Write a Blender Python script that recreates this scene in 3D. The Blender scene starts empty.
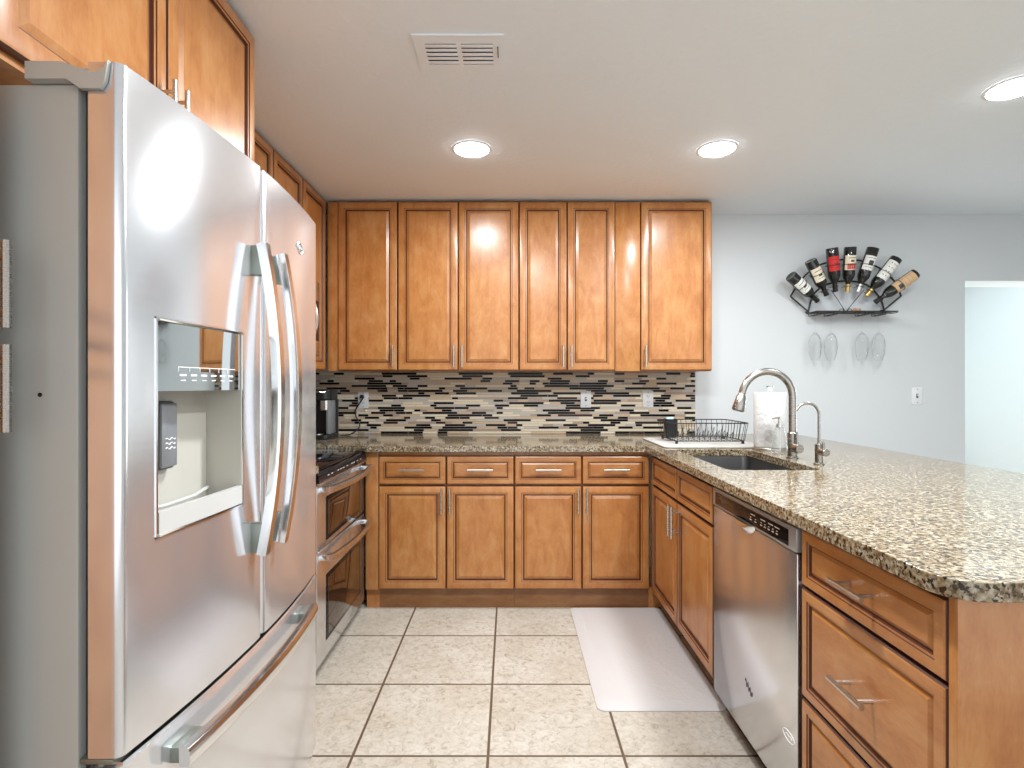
import bpy, bmesh, math, random
from mathutils import Vector, Matrix
random.seed(7)
C = bpy.context.scene.collection
PI = math.pi
CAMZ = 1.257
F_PX = 550.0
CX, CY = 510.0, 385.0
CEIL = 2.432

# ------------------------------------------------------------------ camera, sky, exposure
sc = bpy.context.scene
cam = bpy.data.cameras.new('camera')
cam.sensor_width = 36.0
cam.lens = F_PX / 1024 * 36
cam.shift_x = (512 - CX) / 1024
cam.shift_y = (CY - 384) / 1024
cam.clip_start = 0.01
cam_o = bpy.data.objects.new('camera', cam)
cam_o.location = (0, 0, CAMZ)
cam_o.rotation_euler = (PI / 2, 0, 0)
C.objects.link(cam_o)
sc.camera = cam_o

world = bpy.data.worlds.new('daylight')
sc.world = world
world.use_nodes = True
bg = world.node_tree.nodes['Background']
bg.inputs['Color'].default_value = (0.93, 0.965, 1.0, 1)
bg.inputs['Strength'].default_value = 1.22

sc.view_settings.view_transform = 'Standard'
sc.view_settings.look = 'None'
sc.view_settings.exposure = 0.57
sc.view_settings.gamma = 1.0
sc.view_settings.use_curve_mapping = False
sc.cycles.use_denoising = True
sc.cycles.max_bounces = 8
sc.cycles.caustics_reflective = False
sc.cycles.caustics_refractive = False
LAMP_W = 10.5
LAMP_COL = (0.93, 0.97, 1.0)


def area_light(name, loc, rot, size, size_y, power, col=(1, 1, 1), shape='RECTANGLE', parent=None):
    l = bpy.data.lights.new(name, 'AREA')
    l.shape = shape
    l.size = size
    if shape == 'RECTANGLE':
        l.size_y = size_y
    l.energy = power
    l.color = col
    o = bpy.data.objects.new(name, l)
    o.location = loc
    o.rotation_euler = rot
    C.objects.link(o)
    if parent:
        o.parent = parent
    return o


# the two recessed ceiling lamps nearer the camera, above the frame
for lx, ly in ((0.20, 1.45), (1.15, 1.30)):
    area_light('ceiling_lamp', (lx, ly, CEIL - 0.012), (0, 0, 0), 0.15, 0.15, 25, LAMP_COL, 'DISK')
# unseen area light added to brighten the room past the doorway
area_light('side_room_fill', (5.27, 4.75, 1.3), (0, math.radians(90), 0), 2.0, 1.1, 58, (0.93, 1.0, 0.99))

# ------------------------------------------------------------------ materials
def new_mat(name):
    m = bpy.data.materials.new(name)
    m.use_nodes = True
    return m, m.node_tree.nodes, m.node_tree.links, m.node_tree.nodes['Principled BSDF']


def lin(r, g, b):
    f = lambda c: ((c / 255 + 0.055) / 1.055) ** 2.4 if c > 10 else c / 255 / 12.92
    return (f(r), f(g), f(b), 1)


def simple(name, col, rough=0.5, metal=0.0, coat=0.0, bump=0.0, bscale=60, spec=0.5):
    m, n, l, p = new_mat(name)
    p.inputs['Base Color'].default_value = col
    p.inputs['Roughness'].default_value = rough
    p.inputs['Metallic'].default_value = metal
    p.inputs['Coat Weight'].default_value = coat
    p.inputs['Specular IOR Level'].default_value = spec
    tc = n.new('ShaderNodeTexCoord')
    nz = n.new('ShaderNodeTexNoise')
    nz.inputs['Scale'].default_value = bscale
    nz.inputs['Detail'].default_value = 3
    l.new(tc.outputs['Object'], nz.inputs['Vector'])
    if bump:
        b = n.new('ShaderNodeBump')
        b.inputs['Strength'].default_value = bump
        b.inputs['Distance'].default_value = 0.01
        l.new(nz.outputs['Fac'], b.inputs['Height'])
        l.new(b.outputs['Normal'], p.inputs['Normal'])
    else:
        mr = n.new('ShaderNodeMapRange')
        mr.inputs['To Min'].default_value = max(0.0, rough - 0.02)
        mr.inputs['To Max'].default_value = rough + 0.02
        l.new(nz.outputs['Fac'], mr.inputs['Value'])
        l.new(mr.outputs['Result'], p.inputs['Roughness'])
    return m


def ramp(n, stops):
    r = n.new('ShaderNodeValToRGB')
    e = r.color_ramp.elements
    while len(e) < len(stops):
        e.new(0.5)
    for i, (p, c) in enumerate(stops):
        e[i].position = p
        e[i].color = c
    return r


def wood(name, stretch, dark=1.0):
    m, n, l, p = new_mat(name)
    tc = n.new('ShaderNodeTexCoord')
    oi = n.new('ShaderNodeObjectInfo')
    off = n.new('ShaderNodeVectorMath'); off.operation = 'SCALE'
    off.inputs[0].default_value = (13.1, 7.7, 5.3)
    l.new(oi.outputs['Random'], off.inputs['Scale'])
    add = n.new('ShaderNodeVectorMath'); add.operation = 'ADD'
    l.new(tc.outputs['Object'], add.inputs[0]); l.new(off.outputs['Vector'], add.inputs[1])
    mp = n.new('ShaderNodeMapping')
    mp.inputs['Scale'].default_value = stretch
    l.new(add.outputs['Vector'], mp.inputs['Vector'])
    big = n.new('ShaderNodeTexNoise'); big.inputs['Scale'].default_value = 6; big.inputs['Detail'].default_value = 5
    big.inputs['Distortion'].default_value = 0.9; big.inputs['Roughness'].default_value = 0.6
    l.new(mp.outputs['Vector'], big.inputs['Vector'])
    fine = n.new('ShaderNodeTexNoise'); fine.inputs['Scale'].default_value = 55; fine.inputs['Detail'].default_value = 3
    l.new(mp.outputs['Vector'], fine.inputs['Vector'])
    blot = n.new('ShaderNodeTexNoise'); blot.inputs['Scale'].default_value = 9; blot.inputs['Detail'].default_value = 4
    l.new(add.outputs['Vector'], blot.inputs['Vector'])
    s1 = n.new('ShaderNodeMath'); s1.operation = 'MULTIPLY_ADD'; s1.inputs[1].default_value = 0.14
    l.new(fine.outputs['Fac'], s1.inputs[0])
    s2 = n.new('ShaderNodeMath'); s2.operation = 'MULTIPLY_ADD'; s2.inputs[1].default_value = 0.48; s2.inputs[2].default_value = 0.0
    l.new(big.outputs['Fac'], s2.inputs[0]); 
    s3 = n.new('ShaderNodeMath'); s3.operation = 'MULTIPLY_ADD'; s3.inputs[1].default_value = 0.38
    l.new(blot.outputs['Fac'], s3.inputs[0]); l.new(s2.outputs[0], s3.inputs[2])
    l.new(s3.outputs[0], s1.inputs[2])
    d = dark
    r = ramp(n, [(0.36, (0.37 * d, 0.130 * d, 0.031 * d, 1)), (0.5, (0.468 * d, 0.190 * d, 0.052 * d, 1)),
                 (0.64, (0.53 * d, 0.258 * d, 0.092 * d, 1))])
    l.new(s1.outputs[0], r.inputs['Fac'])
    l.new(r.outputs['Color'], p.inputs['Base Color'])
    p.inputs['Roughness'].default_value = 0.3
    p.inputs['Coat Weight'].default_value = 0.25
    p.inputs['Coat Roughness'].default_value = 0.2
    b = n.new('ShaderNodeBump'); b.inputs['Strength'].default_value = 0.05; b.inputs['Distance'].default_value = 0.004
    l.new(big.outputs['Fac'], b.inputs['Height']); l.new(b.outputs['Normal'], p.inputs['Normal'])
    return m


def steel(name, col=(0.60, 0.60, 0.62, 1), rough=0.24, stretch=(1, 1, 60), metal=1.0, aniso=0.0):
    m, n, l, p = new_mat(name)
    p.inputs['Base Color'].default_value = col
    p.inputs['Metallic'].default_value = metal
    tc = n.new('ShaderNodeTexCoord')
    mp = n.new('ShaderNodeMapping'); mp.inputs['Scale'].default_value = stretch
    l.new(tc.outputs['Object'], mp.inputs['Vector'])
    nz = n.new('ShaderNodeTexNoise'); nz.inputs['Scale'].default_value = 12; nz.inputs['Detail'].default_value = 4
    l.new(mp.outputs['Vector'], nz.inputs['Vector'])
    mr = n.new('ShaderNodeMapRange'); mr.inputs['To Min'].default_value = rough - 0.04; mr.inputs['To Max'].default_value = rough + 0.04
    l.new(nz.outputs['Fac'], mr.inputs['Value']); l.new(mr.outputs['Result'], p.inputs['Roughness'])
    if aniso:
        tg = n.new('ShaderNodeTangent'); tg.direction_type = 'RADIAL'; tg.axis = 'Z'
        p.inputs['Anisotropic'].default_value = aniso
        p.inputs['Anisotropic Rotation'].default_value = 0.25
        l.new(tg.outputs['Tangent'], p.inputs['Tangent'])
    return m


def granite(name):
    m, n, l, p = new_mat(name)
    tc = n.new('ShaderNodeTexCoord')
    v = n.new('ShaderNodeTexVoronoi'); v.inputs['Scale'].default_value = 170
    nz = n.new('ShaderNodeTexNoise'); nz.inputs['Scale'].default_value = 85; nz.inputs['Detail'].default_value = 4
    nz2 = n.new('ShaderNodeTexNoise'); nz2.inputs['Scale'].default_value = 115; nz2.inputs['Detail'].default_value = 3
    mp = n.new('ShaderNodeMapping'); mp.inputs['Location'].default_value = (4.2, 1.1, 3.3)
    l.new(tc.outputs['Object'], mp.inputs['Vector'])
    l.new(tc.outputs['Object'], v.inputs['Vector']); l.new(tc.outputs['Object'], nz.inputs['Vector']); l.new(mp.outputs['Vector'], nz2.inputs['Vector'])
    base = ramp(n, [(0.32, lin(92, 72, 48)), (0.43, lin(136, 116, 86)), (0.55, lin(156, 144, 121)), (0.68, lin(186, 177, 158))])
    l.new(nz.outputs['Fac'], base.inputs['Fac'])
    sep = n.new('ShaderNodeSeparateColor'); l.new(v.outputs['Color'], sep.inputs['Color'])
    cel = ramp(n, [(0.0, lin(96, 70, 46)), (0.10, lin(150, 120, 84)), (0.22, (1, 1, 1, 1))])
    l.new(sep.outputs['Red'], cel.inputs['Fac'])
    mx = n.new('ShaderNodeMix'); mx.data_type = 'RGBA'; mx.blend_type = 'MULTIPLY'; mx.inputs['Factor'].default_value = 0.75
    l.new(base.outputs['Color'], mx.inputs['A']); l.new(cel.outputs['Color'], mx.inputs['B'])
    blk = ramp(n, [(0.405, (1, 1, 1, 1)), (0.445, (0, 0, 0, 1))])
    l.new(nz2.outputs['Fac'], blk.inputs['Fac'])
    mx2 = n.new('ShaderNodeMix'); mx2.data_type = 'RGBA'
    l.new(blk.outputs['Color'], mx2.inputs['Factor']); l.new(mx.outputs['Result'], mx2.inputs['A'])
    mx2.inputs['B'].default_value = lin(44, 34, 28)
    l.new(mx2.outputs['Result'], p.inputs['Base Color'])
    p.inputs['Roughness'].default_value = 0.10
    p.inputs['Specular IOR Level'].default_value = 0.6
    return m


def floor_tiles(name):
    m, n, l, p = new_mat(name)
    tc = n.new('ShaderNodeTexCoord')
    sep = n.new('ShaderNodeSeparateXYZ'); l.new(tc.outputs['Object'], sep.inputs['Vector'])

    def axis(out, off, per, half):
        a = n.new('ShaderNodeMath'); a.operation = 'SUBTRACT'; a.inputs[1].default_value = off; l.new(out, a.inputs[0])
        d = n.new('ShaderNodeMath'); d.operation = 'DIVIDE'; d.inputs[1].default_value = per; l.new(a.outputs[0], d.inputs[0])
        w = n.new('ShaderNodeMath'); w.operation = 'PINGPONG'; w.inputs[1].default_value = 0.5; l.new(d.outputs[0], w.inputs[0])
        g = n.new('ShaderNodeMapRange'); g.inputs['From Min'].default_value = half / per * 0.8; g.inputs['From Max'].default_value = half / per * 1.3
        l.new(w.outputs[0], g.inputs['Value'])
        fl = n.new('ShaderNodeMath'); fl.operation = 'FLOOR'; l.new(d.outputs[0], fl.inputs[0])
        return g.outputs['Result'], fl.outputs[0]
    gx, ix = axis(sep.outputs['X'], -0.0745, 0.459, 0.0045)
    gy, iy = axis(sep.outputs['Y'], 1.8635, 0.447, 0.0045)
    mn = n.new('ShaderNodeMath'); mn.operation = 'MINIMUM'; l.new(gx, mn.inputs[0]); l.new(gy, mn.inputs[1])
    cmb = n.new('ShaderNodeCombineXYZ'); l.new(ix, cmb.inputs[0]); l.new(iy, cmb.inputs[1])
    sc_ = n.new('ShaderNodeVectorMath'); sc_.operation = 'SCALE'; sc_.inputs['Scale'].default_value = 3.7; l.new(cmb.outputs['Vector'], sc_.inputs[0])
    ad = n.new('ShaderNodeVectorMath'); ad.operation = 'ADD'; l.new(tc.outputs['Object'], ad.inputs[0]); l.new(sc_.outputs['Vector'], ad.inputs[1])
    nz = n.new('ShaderNodeTexNoise'); nz.inputs['Scale'].default_value = 34; nz.inputs['Detail'].default_value = 6; nz.inputs['Roughness'].default_value = 0.7
    nz.inputs['Distortion'].default_value = 1.2
    l.new(ad.outputs['Vector'], nz.inputs['Vector'])
    nz2 = n.new('ShaderNodeTexNoise'); nz2.inputs['Scale'].default_value = 4; nz2.inputs['Detail'].default_value = 3
    l.new(ad.outputs['Vector'], nz2.inputs['Vector'])
    r = ramp(n, [(0.32, lin(156, 146, 132)), (0.41, lin(184, 176, 163)), (0.5, lin(197, 190, 178)), (0.66, lin(207, 202, 192))])
    l.new(nz.outputs['Fac'], r.inputs['Fac'])
    r2 = ramp(n, [(0.3, lin(238, 234, 228)), (0.7, (1, 1, 1, 1))])
    l.new(nz2.outputs['Fac'], r2.inputs['Fac'])
    mu = n.new('ShaderNodeMix'); mu.data_type = 'RGBA'; mu.blend_type = 'MULTIPLY'; mu.inputs['Factor'].default_value = 1
    l.new(r.outputs['Color'], mu.inputs['A']); l.new(r2.outputs['Color'], mu.inputs['B'])
    mx = n.new('ShaderNodeMix'); mx.data_type = 'RGBA'
    l.new(mn.outputs[0], mx.inputs['Factor']); mx.inputs['A'].default_value = lin(96, 80, 64); l.new(mu.outputs['Result'], mx.inputs['B'])
    l.new(mx.outputs['Result'], p.inputs['Base Color'])
    p.inputs['Roughness'].default_value = 0.38
    b = n.new('ShaderNodeBump'); b.inputs['Strength'].default_value = 0.5; b.inputs['Distance'].default_value = 0.003
    l.new(mn.outputs[0], b.inputs['Height']); l.new(b.outputs['Normal'], p.inputs['Normal'])
    return m


def thin_glass(name, tint=(0.98, 0.985, 0.985, 1), edge=0.75):
    m, n, l, p = new_mat(name)
    n.remove(p)
    out = n['Material Output']
    tr = n.new('ShaderNodeBsdfTransparent'); tr.inputs['Color'].default_value = tint
    gl = n.new('ShaderNodeBsdfGlossy'); gl.inputs['Roughness'].default_value = 0.03; gl.inputs['Color'].default_value = (0.9, 0.9, 0.9, 1)
    lw = n.new('ShaderNodeLayerWeight'); lw.inputs['Blend'].default_value = 0.5
    mr = n.new('ShaderNodeMapRange'); mr.inputs['To Min'].default_value = 0.01; mr.inputs['To Max'].default_value = edge
    pw = n.new('ShaderNodeMath'); pw.operation = 'POWER'; pw.inputs[1].default_value = 1.9
    l.new(lw.outputs['Facing'], pw.inputs[0]); l.new(pw.outputs[0], mr.inputs['Value'])
    mx = n.new('ShaderNodeMixShader')
    l.new(mr.outputs['Result'], mx.inputs['Fac']); l.new(tr.outputs[0], mx.inputs[1]); l.new(gl.outputs[0], mx.inputs[2])
    l.new(mx.outputs[0], out.inputs['Surface'])
    return m


def emit(name, col, s):
    m, n, l, p = new_mat(name)
    p.inputs['Base Color'].default_value = (0.9, 0.9, 0.9, 1)
    p.inputs['Emission Color'].default_value = col
    p.inputs['Emission Strength'].default_value = s
    return m


M = {}
M['wood'] = wood('maple_vertical_grain', (3.2, 3.2, 1.0))
M['woodh'] = wood('maple_horizontal_grain', (1.0, 1.0, 3.2))
M['glaze'] = simple('mocha_glaze', (0.085, 0.022, 0.009, 1), 0.4)
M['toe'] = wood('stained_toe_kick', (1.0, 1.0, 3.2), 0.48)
M['nickel'] = steel('brushed_nickel', (0.62, 0.59, 0.54, 1), 0.28)
M['steel'] = steel('stainless_steel', (0.72, 0.725, 0.745, 1), 0.18, (1, 1, 50), 0.93, 0.7)
M['fridgesteel'] = steel('brushed_refrigerator_steel', (0.74, 0.745, 0.77, 1), 0.155, (1, 1, 50), 0.80, 0.55)
M['steelh'] = steel('polished_steel_trim', (0.80, 0.81, 0.82, 1), 0.16, (1, 1, 40))
M['satin'] = steel('satin_steel', (0.72, 0.70, 0.67, 1), 0.26)
M['faucet'] = steel('brushed_faucet_metal', (0.40, 0.38, 0.345, 1), 0.27)
M['silver'] = simple('silver_grey_panel', lin(176, 174, 172), 0.32, metal=0.35)
M['tray'] = simple('grey_tray_plastic', lin(198, 197, 194), 0.3)
M['sinksteel'] = steel('sink_steel', (0.24, 0.24, 0.235, 1), 0.35)
M['granite'] = granite('speckled_granite')
M['floor'] = floor_tiles('beige_ceramic_tiles')
M['wall'] = simple('blue_grey_wall_paint', lin(213, 217, 219), 0.6, bump=0.04, bscale=120)
M['ceiling'] = simple('textured_ceiling_paint', lin(240, 247, 254), 0.7, bump=0.30, bscale=34)
M['white'] = simple('white_paint', lin(238, 240, 240), 0.5)
M['plate'] = simple('white_plastic', lin(232, 234, 236), 0.35)
M['ventwhite'] = simple('white_vent_enamel', lin(240, 247, 254), 0.45)
M['platedark'] = simple('grey_socket_plastic', lin(70, 70, 72), 0.4)
M['fridgeside'] = simple('grey_painted_metal', lin(178, 180, 176), 0.42)
M['gasket'] = simple('dark_rubber', (0.02, 0.022, 0.022, 1), 0.6)
M['mount'] = simple('grey_handle_mount', lin(140, 146, 138), 0.3, metal=0.6)
M['black'] = simple('black_plastic', (0.012, 0.012, 0.013, 1), 0.3)
M['blackglass'] = simple('black_glass', (0.006, 0.006, 0.008, 1), 0.05, spec=0.22)
M['mirrorglass'] = simple('dark_mirror_glass', (0.50, 0.53, 0.53, 1), 0.03, metal=1.0)
M['ovenglass'] = simple('oven_window_glass', (0.20, 0.17, 0.15, 1), 0.05, metal=1.0)
M['recess'] = simple('light_grey_dispenser_plastic', lin(192, 188, 178), 0.3)
M['darkgrey'] = simple('dark_grey_plastic', lin(82, 84, 86), 0.3)
M['ductshade'] = simple('painted_duct_shade', lin(66, 66, 68), 0.6)  # dark tone painting the shade inside the vent duct
M['midgrey'] = simple('mid_grey_plastic', lin(122, 124, 128), 0.3)
M['mark'] = simple('white_print', (0.9, 0.9, 0.9, 1), 0.5)
M['darkmark'] = simple('dark_print', (0.05, 0.05, 0.06, 1), 0.4)
M['grout'] = simple('pale_grout', lin(206, 196, 180), 0.8)
M['t_black'] = simple('black_glass_tile', (0.010, 0.008, 0.009, 1), 0.12, spec=0.15)
M['t_brown'] = simple('brown_glass_tile', lin(66, 46, 40), 0.12, spec=0.2)
M['t_tan'] = simple('tan_stone_tile', lin(212, 188, 160), 0.35, spec=0.3)
M['t_cream'] = simple('cream_stone_tile', lin(236, 224, 200), 0.35, spec=0.3)
M['t_taupe'] = simple('taupe_stone_tile', lin(182, 162, 146), 0.3, spec=0.3)
M['t_grey'] = simple('grey_stone_tile', lin(204, 196, 186), 0.3, spec=0.3)
M['lampface'] = emit('lit_lamp_diffuser', (1, 0.99, 0.97, 1), 14)
M['iron'] = simple('black_iron', (0.015, 0.014, 0.014, 1), 0.45)
M['bottleglass'] = simple('dark_bottle_glass', (0.008, 0.009, 0.008, 1), 0.06, coat=0.4)
M['glass'] = thin_glass('clear_glass', (0.992, 0.995, 0.995, 1), 0.85)
M['paper'] = simple('quilted_paper', lin(208, 208, 206), 0.9, bump=0.5, bscale=45)
M['matfab'] = simple('grey_floor_mat_vinyl', lin(200, 195, 193), 0.7, bump=0.2, bscale=70)
M['drymat'] = simple('white_mat_cloth', lin(192, 190, 184), 0.9, bump=0.3, bscale=150)
M['lab_red'] = simple('red_label', lin(214, 40, 38), 0.6)
M['lab_white'] = simple('white_label', lin(236, 236, 230), 0.6)
M['lab_cream'] = simple('cream_label', lin(238, 228, 202), 0.6)
M['lab_tan'] = simple('tan_label', lin(214, 178, 138), 0.6)
M['lab_pink'] = simple('faded_red_label_block', lin(196, 80, 72), 0.6)
M['foil_gold'] = simple('gold_foil', lin(205, 175, 110), 0.3, metal=0.8)
M['foil_grey'] = simple('silver_foil', lin(200, 200, 198), 0.3, metal=0.7)
M['cork'] = simple('tan_cork', lin(205, 165, 135), 0.8)
M['blue'] = simple('pale_blue_sponge', lin(175, 210, 228), 0.8)
M['soap'] = thin_glass('clear_soap_glass', (0.95, 0.96, 0.96, 1), 0.5)

# ------------------------------------------------------------------ mesh builder
class MB:
    def __init__(s):
        s.v, s.f, s.m = [], [], []

    def add(s, verts, faces, m=0, F=None):
        o = len(s.v)
        for p in verts:
            s.v.append(tuple(F(*p)) if F else tuple(p))
        for f in faces:
            s.f.append([i + o for i in f]); s.m.append(m)
        return s

    def box(s, x0, x1, y0, y1, z0, z1, m=0, F=None, b=0.0, seg=2):
        x0, x1 = min(x0, x1), max(x0, x1); y0, y1 = min(y0, y1), max(y0, y1); z0, z1 = min(z0, z1), max(z0, z1)
        vs = [(x, y, z) for z in (z0, z1) for y in (y0, y1) for x in (x0, x1)]
        fs = [(0, 2, 3, 1), (4, 5, 7, 6), (0, 1, 5, 4), (2, 6, 7, 3), (0, 4, 6, 2), (1, 3, 7, 5)]
        if b <= 0:
            return s.add(vs, fs, m, F)
        bm = bmesh.new()
        bv = [bm.verts.new(v) for v in vs]
        for f in fs:
            bm.faces.new([bv[i] for i in f])
        bmesh.ops.bevel(bm, geom=bm.edges[:], offset=min(b, (x1 - x0) * .49, (y1 - y0) * .49, (z1 - z0) * .49), segments=seg, profile=0.5, affect='EDGES')
        bm.verts.index_update()
        s.add([tuple(v.co) for v in bm.verts], [[v.index for v in f.verts] for f in bm.faces], m, F)
        bm.free()
        return s

    def tube(s, pts, r, seg=10, m=0, closed=False, F=None, caps=True):
        P = [Vector(p) for p in pts]
        n = len(P)
        rs = r if isinstance(r, (list, tuple)) else [r] * n
        tans = []
        for i in range(n):
            if closed:
                t = P[(i + 1) % n] - P[i - 1]
            else:
                t = P[min(i + 1, n - 1)] - P[max(i - 1, 0)]
            tans.append(t.normalized())
        a = Vector((0, 0, 1)) if abs(tans[0].z) < 0.9 else Vector((1, 0, 0))
        nrm = tans[0].cross(a).normalized()
        verts = []
        for i in range(n):
            nrm = (nrm - tans[i] * nrm.dot(tans[i])).normalized()
            bn = tans[i].cross(nrm)
            for k in range(seg):
                th = 2 * PI * k / seg
                verts.append(P[i] + (nrm * math.cos(th) + bn * math.sin(th)) * rs[i])
        faces = []
        for i in range(n if closed else n - 1):
            j = (i + 1) % n
            for k in range(seg):
                k2 = (k + 1) % seg
                faces.append((i * seg + k, i * seg + k2, j * seg + k2, j * seg + k))
        if not closed and caps:
            faces.append(tuple(range(seg))[::-1]); faces.append(tuple((n - 1) * seg + k for k in range(seg)))
        return s.add(verts, faces, m, F)

    def sweep(s, pts, sec, side, m=0):
        P = [Vector(p) for p in pts]; n = len(P); sd = Vector(side).normalized(); q = len(sec)
        verts = []
        for i in range(n):
            t = (P[min(i + 1, n - 1)] - P[max(i - 1, 0)]).normalized()
            nn = t.cross(sd).normalized()
            for a, b in sec:
                verts.append(P[i] + sd * a + nn * b)
        faces = []
        for i in range(n - 1):
            for k in range(q):
                k2 = (k + 1) % q
                faces.append((i * q + k, i * q + k2, (i + 1) * q + k2, (i + 1) * q + k))
        faces.append(tuple(range(q))[::-1]); faces.append(tuple((n - 1) * q + k for k in range(q)))
        return s.add(verts, faces, m)

    def lathe(s, prof, c=(0, 0), seg=24, m=0, F=None, a0=0.0, a1=2 * PI):
        full = abs(a1 - a0 - 2 * PI) < 1e-6
        k = seg if full else seg + 1
        verts = []
        for r, z in prof:
            for i in range(k):
                th = a0 + (a1 - a0) * i / seg
                verts.append((c[0] + max(r, 1e-5) * math.cos(th), c[1] + max(r, 1e-5) * math.sin(th), z))
        faces = []
        for j in range(len(prof) - 1):
            for i in range(seg):
                i2 = (i + 1) % k if full else i + 1
                faces.append((j * k + i, j * k + i2, (j + 1) * k + i2, (j + 1) * k + i))
        return s.add(verts, faces, m, F)

    def prism(s, poly, z0, z1, m=0, F=None):
        n = len(poly)
        vs = [(x, y, z0) for x, y in poly] + [(x, y, z1) for x, y in poly]
        fs = [tuple(range(n))[::-1], tuple(range(n, 2 * n))] + [(i, (i + 1) % n, n + (i + 1) % n, n + i) for i in range(n)]
        return s.add(vs, fs, m, F)

    def rings(s, u0, u1, v0, v1, rr, mats, F):
        """nested rectangles (inset, height): a moulded panel"""
        verts, faces, ms = [], [], []
        for d, w in rr:
            verts += [(u0 + d, v0 + d, w), (u1 - d, v0 + d, w), (u1 - d, v1 - d, w), (u0 + d, v1 - d, w)]
        o = len(s.v)
        for p in verts:
            s.v.append(tuple(F(*p)))
        for i in range(len(rr) - 1):
            for k in range(4):
                k2 = (k + 1) % 4
                s.f.append([o + i * 4 + k, o + i * 4 + k2, o + i * 4 + 4 + k2, o + i * 4 + 4 + k]); s.m.append(mats[i])
        e = (len(rr) - 1) * 4
        s.f.append([o + e + k for k in range(4)]); s.m.append(0)
        s.f.append([o + k for k in (3, 2, 1, 0)]); s.m.append(0)
        return s

    def build(s, name, mats, parent=None, local=False, angle=35, bevel=0.0, recalc=True):
        if not isinstance(mats, (list, tuple)):
            mats = [mats]
        off = Vector((0, 0, 0))
        if parent is not None and not local:
            q = parent
            while q is not None:
                off += q.location; q = q.parent
        me = bpy.data.meshes.new(name)
        me.from_pydata([tuple(Vector(p) - off) for p in s.v], [], s.f)
        for m in mats:
            me.materials.append(m)
        me.polygons.foreach_set('material_index', s.m)
        bm = bmesh.new(); bm.from_mesh(me)
        bmesh.ops.remove_doubles(bm, verts=bm.verts[:], dist=1e-6)
        if recalc:
            bmesh.ops.recalc_face_normals(bm, faces=bm.faces[:])
        bm.to_mesh(me); bm.free()
        me.polygons.foreach_set('use_smooth', [True] * len(me.polygons))
        me.set_sharp_from_angle(angle=math.radians(angle))
        o = bpy.data.objects.new(name, me)
        C.objects.link(o)
        if parent is not None:
            o.parent = parent
        if bevel:
            b = o.modifiers.new('edge', 'BEVEL'); b.width = bevel; b.segments = 2; b.limit_method = 'ANGLE'
            b.angle_limit = math.radians(50)
        return o


def tag(o, label, cat, group=None):
    o['label'] = label; o['category'] = cat
    if group:
        o['group'] = group
    return o


def thing(name, label, cat, loc, group=None):
    o = bpy.data.objects.new(name, None)
    o.empty_display_size = 0.1
    o.location = loc
    C.objects.link(o)
    return tag(o, label, cat, group)


def structure(name, mb, mat, **k):
    o = mb.build(name, mat, **k); o['kind'] = 'structure'
    return o


def copy_tree(o, parent=None):
    c = o.copy(); C.objects.link(c)
    if parent is not None:
        c.parent = parent
    for ch in list(o.children):
        copy_tree(ch, c)
    return c


def at(px, py, d):
    return Vector(((px - CX) * d / F_PX, d, CAMZ + (CY - py) * d / F_PX))


def rrect(x0, x1, y0, y1, r, n=6):
    pts = []
    for cx, cy, a in ((x1 - r, y1 - r, 0), (x0 + r, y1 - r, 90), (x0 + r, y0 + r, 180), (x1 - r, y0 + r, 270)):
        for i in range(n + 1):
            t = math.radians(a + 90 * i / n)
            pts.append((cx + r * math.cos(t), cy + r * math.sin(t)))
    return pts


# face frames: (u, v, w) with w out of the face
def f_back(y): return lambda u, v, w: (u, y - w, v)
def f_pen(x): return lambda u, v, w: (x - w, u, v)
def f_left(x): return lambda u, v, w: (x + w, u, v)

# ------------------------------------------------------------------ room shell
LX, BY = -1.48, 3.80
mb = MB().box(LX - 0.1, 5.4, -2.2, 7.0, -0.1, 0.0)
structure('floor', mb, M['floor'])
structure('ceiling', MB().box(LX - 0.1, 5.4, -2.2, 7.0, CEIL, CEIL + 0.1), M['ceiling'])
structure('wall_left', MB().box(LX - 0.1, LX, -2.2, BY + 0.25, 0, CEIL), M['wall'])
DX0, DX1, DZ = 3.143, 4.15, 1.977
mb = MB()
mb.box(LX, DX0, BY, BY + 0.25, 0, CEIL).box(DX1, 5.3, BY, BY + 0.25, 0, CEIL).box(DX0, DX1, BY, BY + 0.25, DZ, CEIL)
structure('wall_back', mb, M['wall'])
structure('wall_right', MB().box(5.3, 5.4, -2.2, 7.0, 0, CEIL), M['wall'])
mb = MB().box(2.3, 5.3, 6.6, 6.7, 0, CEIL).box(2.2, 2.3, BY + 0.25, 6.7, 0, CEIL)
structure('wall_side_room', mb, M['white'])

# ------------------------------------------------------------------ cabinets
def pull(parent, F, u, v, length, horiz=False, proud=0.02, name='handle'):
    """bar pull centred on (u, v), out of the face by `proud`"""
    mb = MB(); h = length / 2; st = proud + 0.034
    ax = (lambda t, w: (u + t, v, w)) if horiz else (lambda t, w: (u, v + t, w))
    mb.tube([ax(-h, st), ax(h, st)], 0.0062, 10, 0, F=F)
    for t in (-h * 0.62, h * 0.62):
        mb.tube([ax(t, proud - 0.004), ax(t, st)], 0.0048, 8, 0, F=F)
    return mb.build(name, M['nickel'], parent)


DOOR_R = [(0, 0.001), (0, 0.013), (0.0035, 0.0185), (0.008, 0.020), (0.0385, 0.020), (0.0405, 0.0172), (0.0475, 0.0172), (0.0505, 0.010), (0.0550, 0.010), (0.0710, 0.0168)]
DRAW_R = [(0, 0.001), (0, 0.013), (0.0035, 0.0185), (0.007, 0.020), (0.0275, 0.020), (0.029, 0.0172), (0.034, 0.0172), (0.036, 0.011), (0.039, 0.011), (0.049, 0.0168)]
RING_M = [1, 1, 0, 0, 1, 0, 1, 1, 0]


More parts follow.
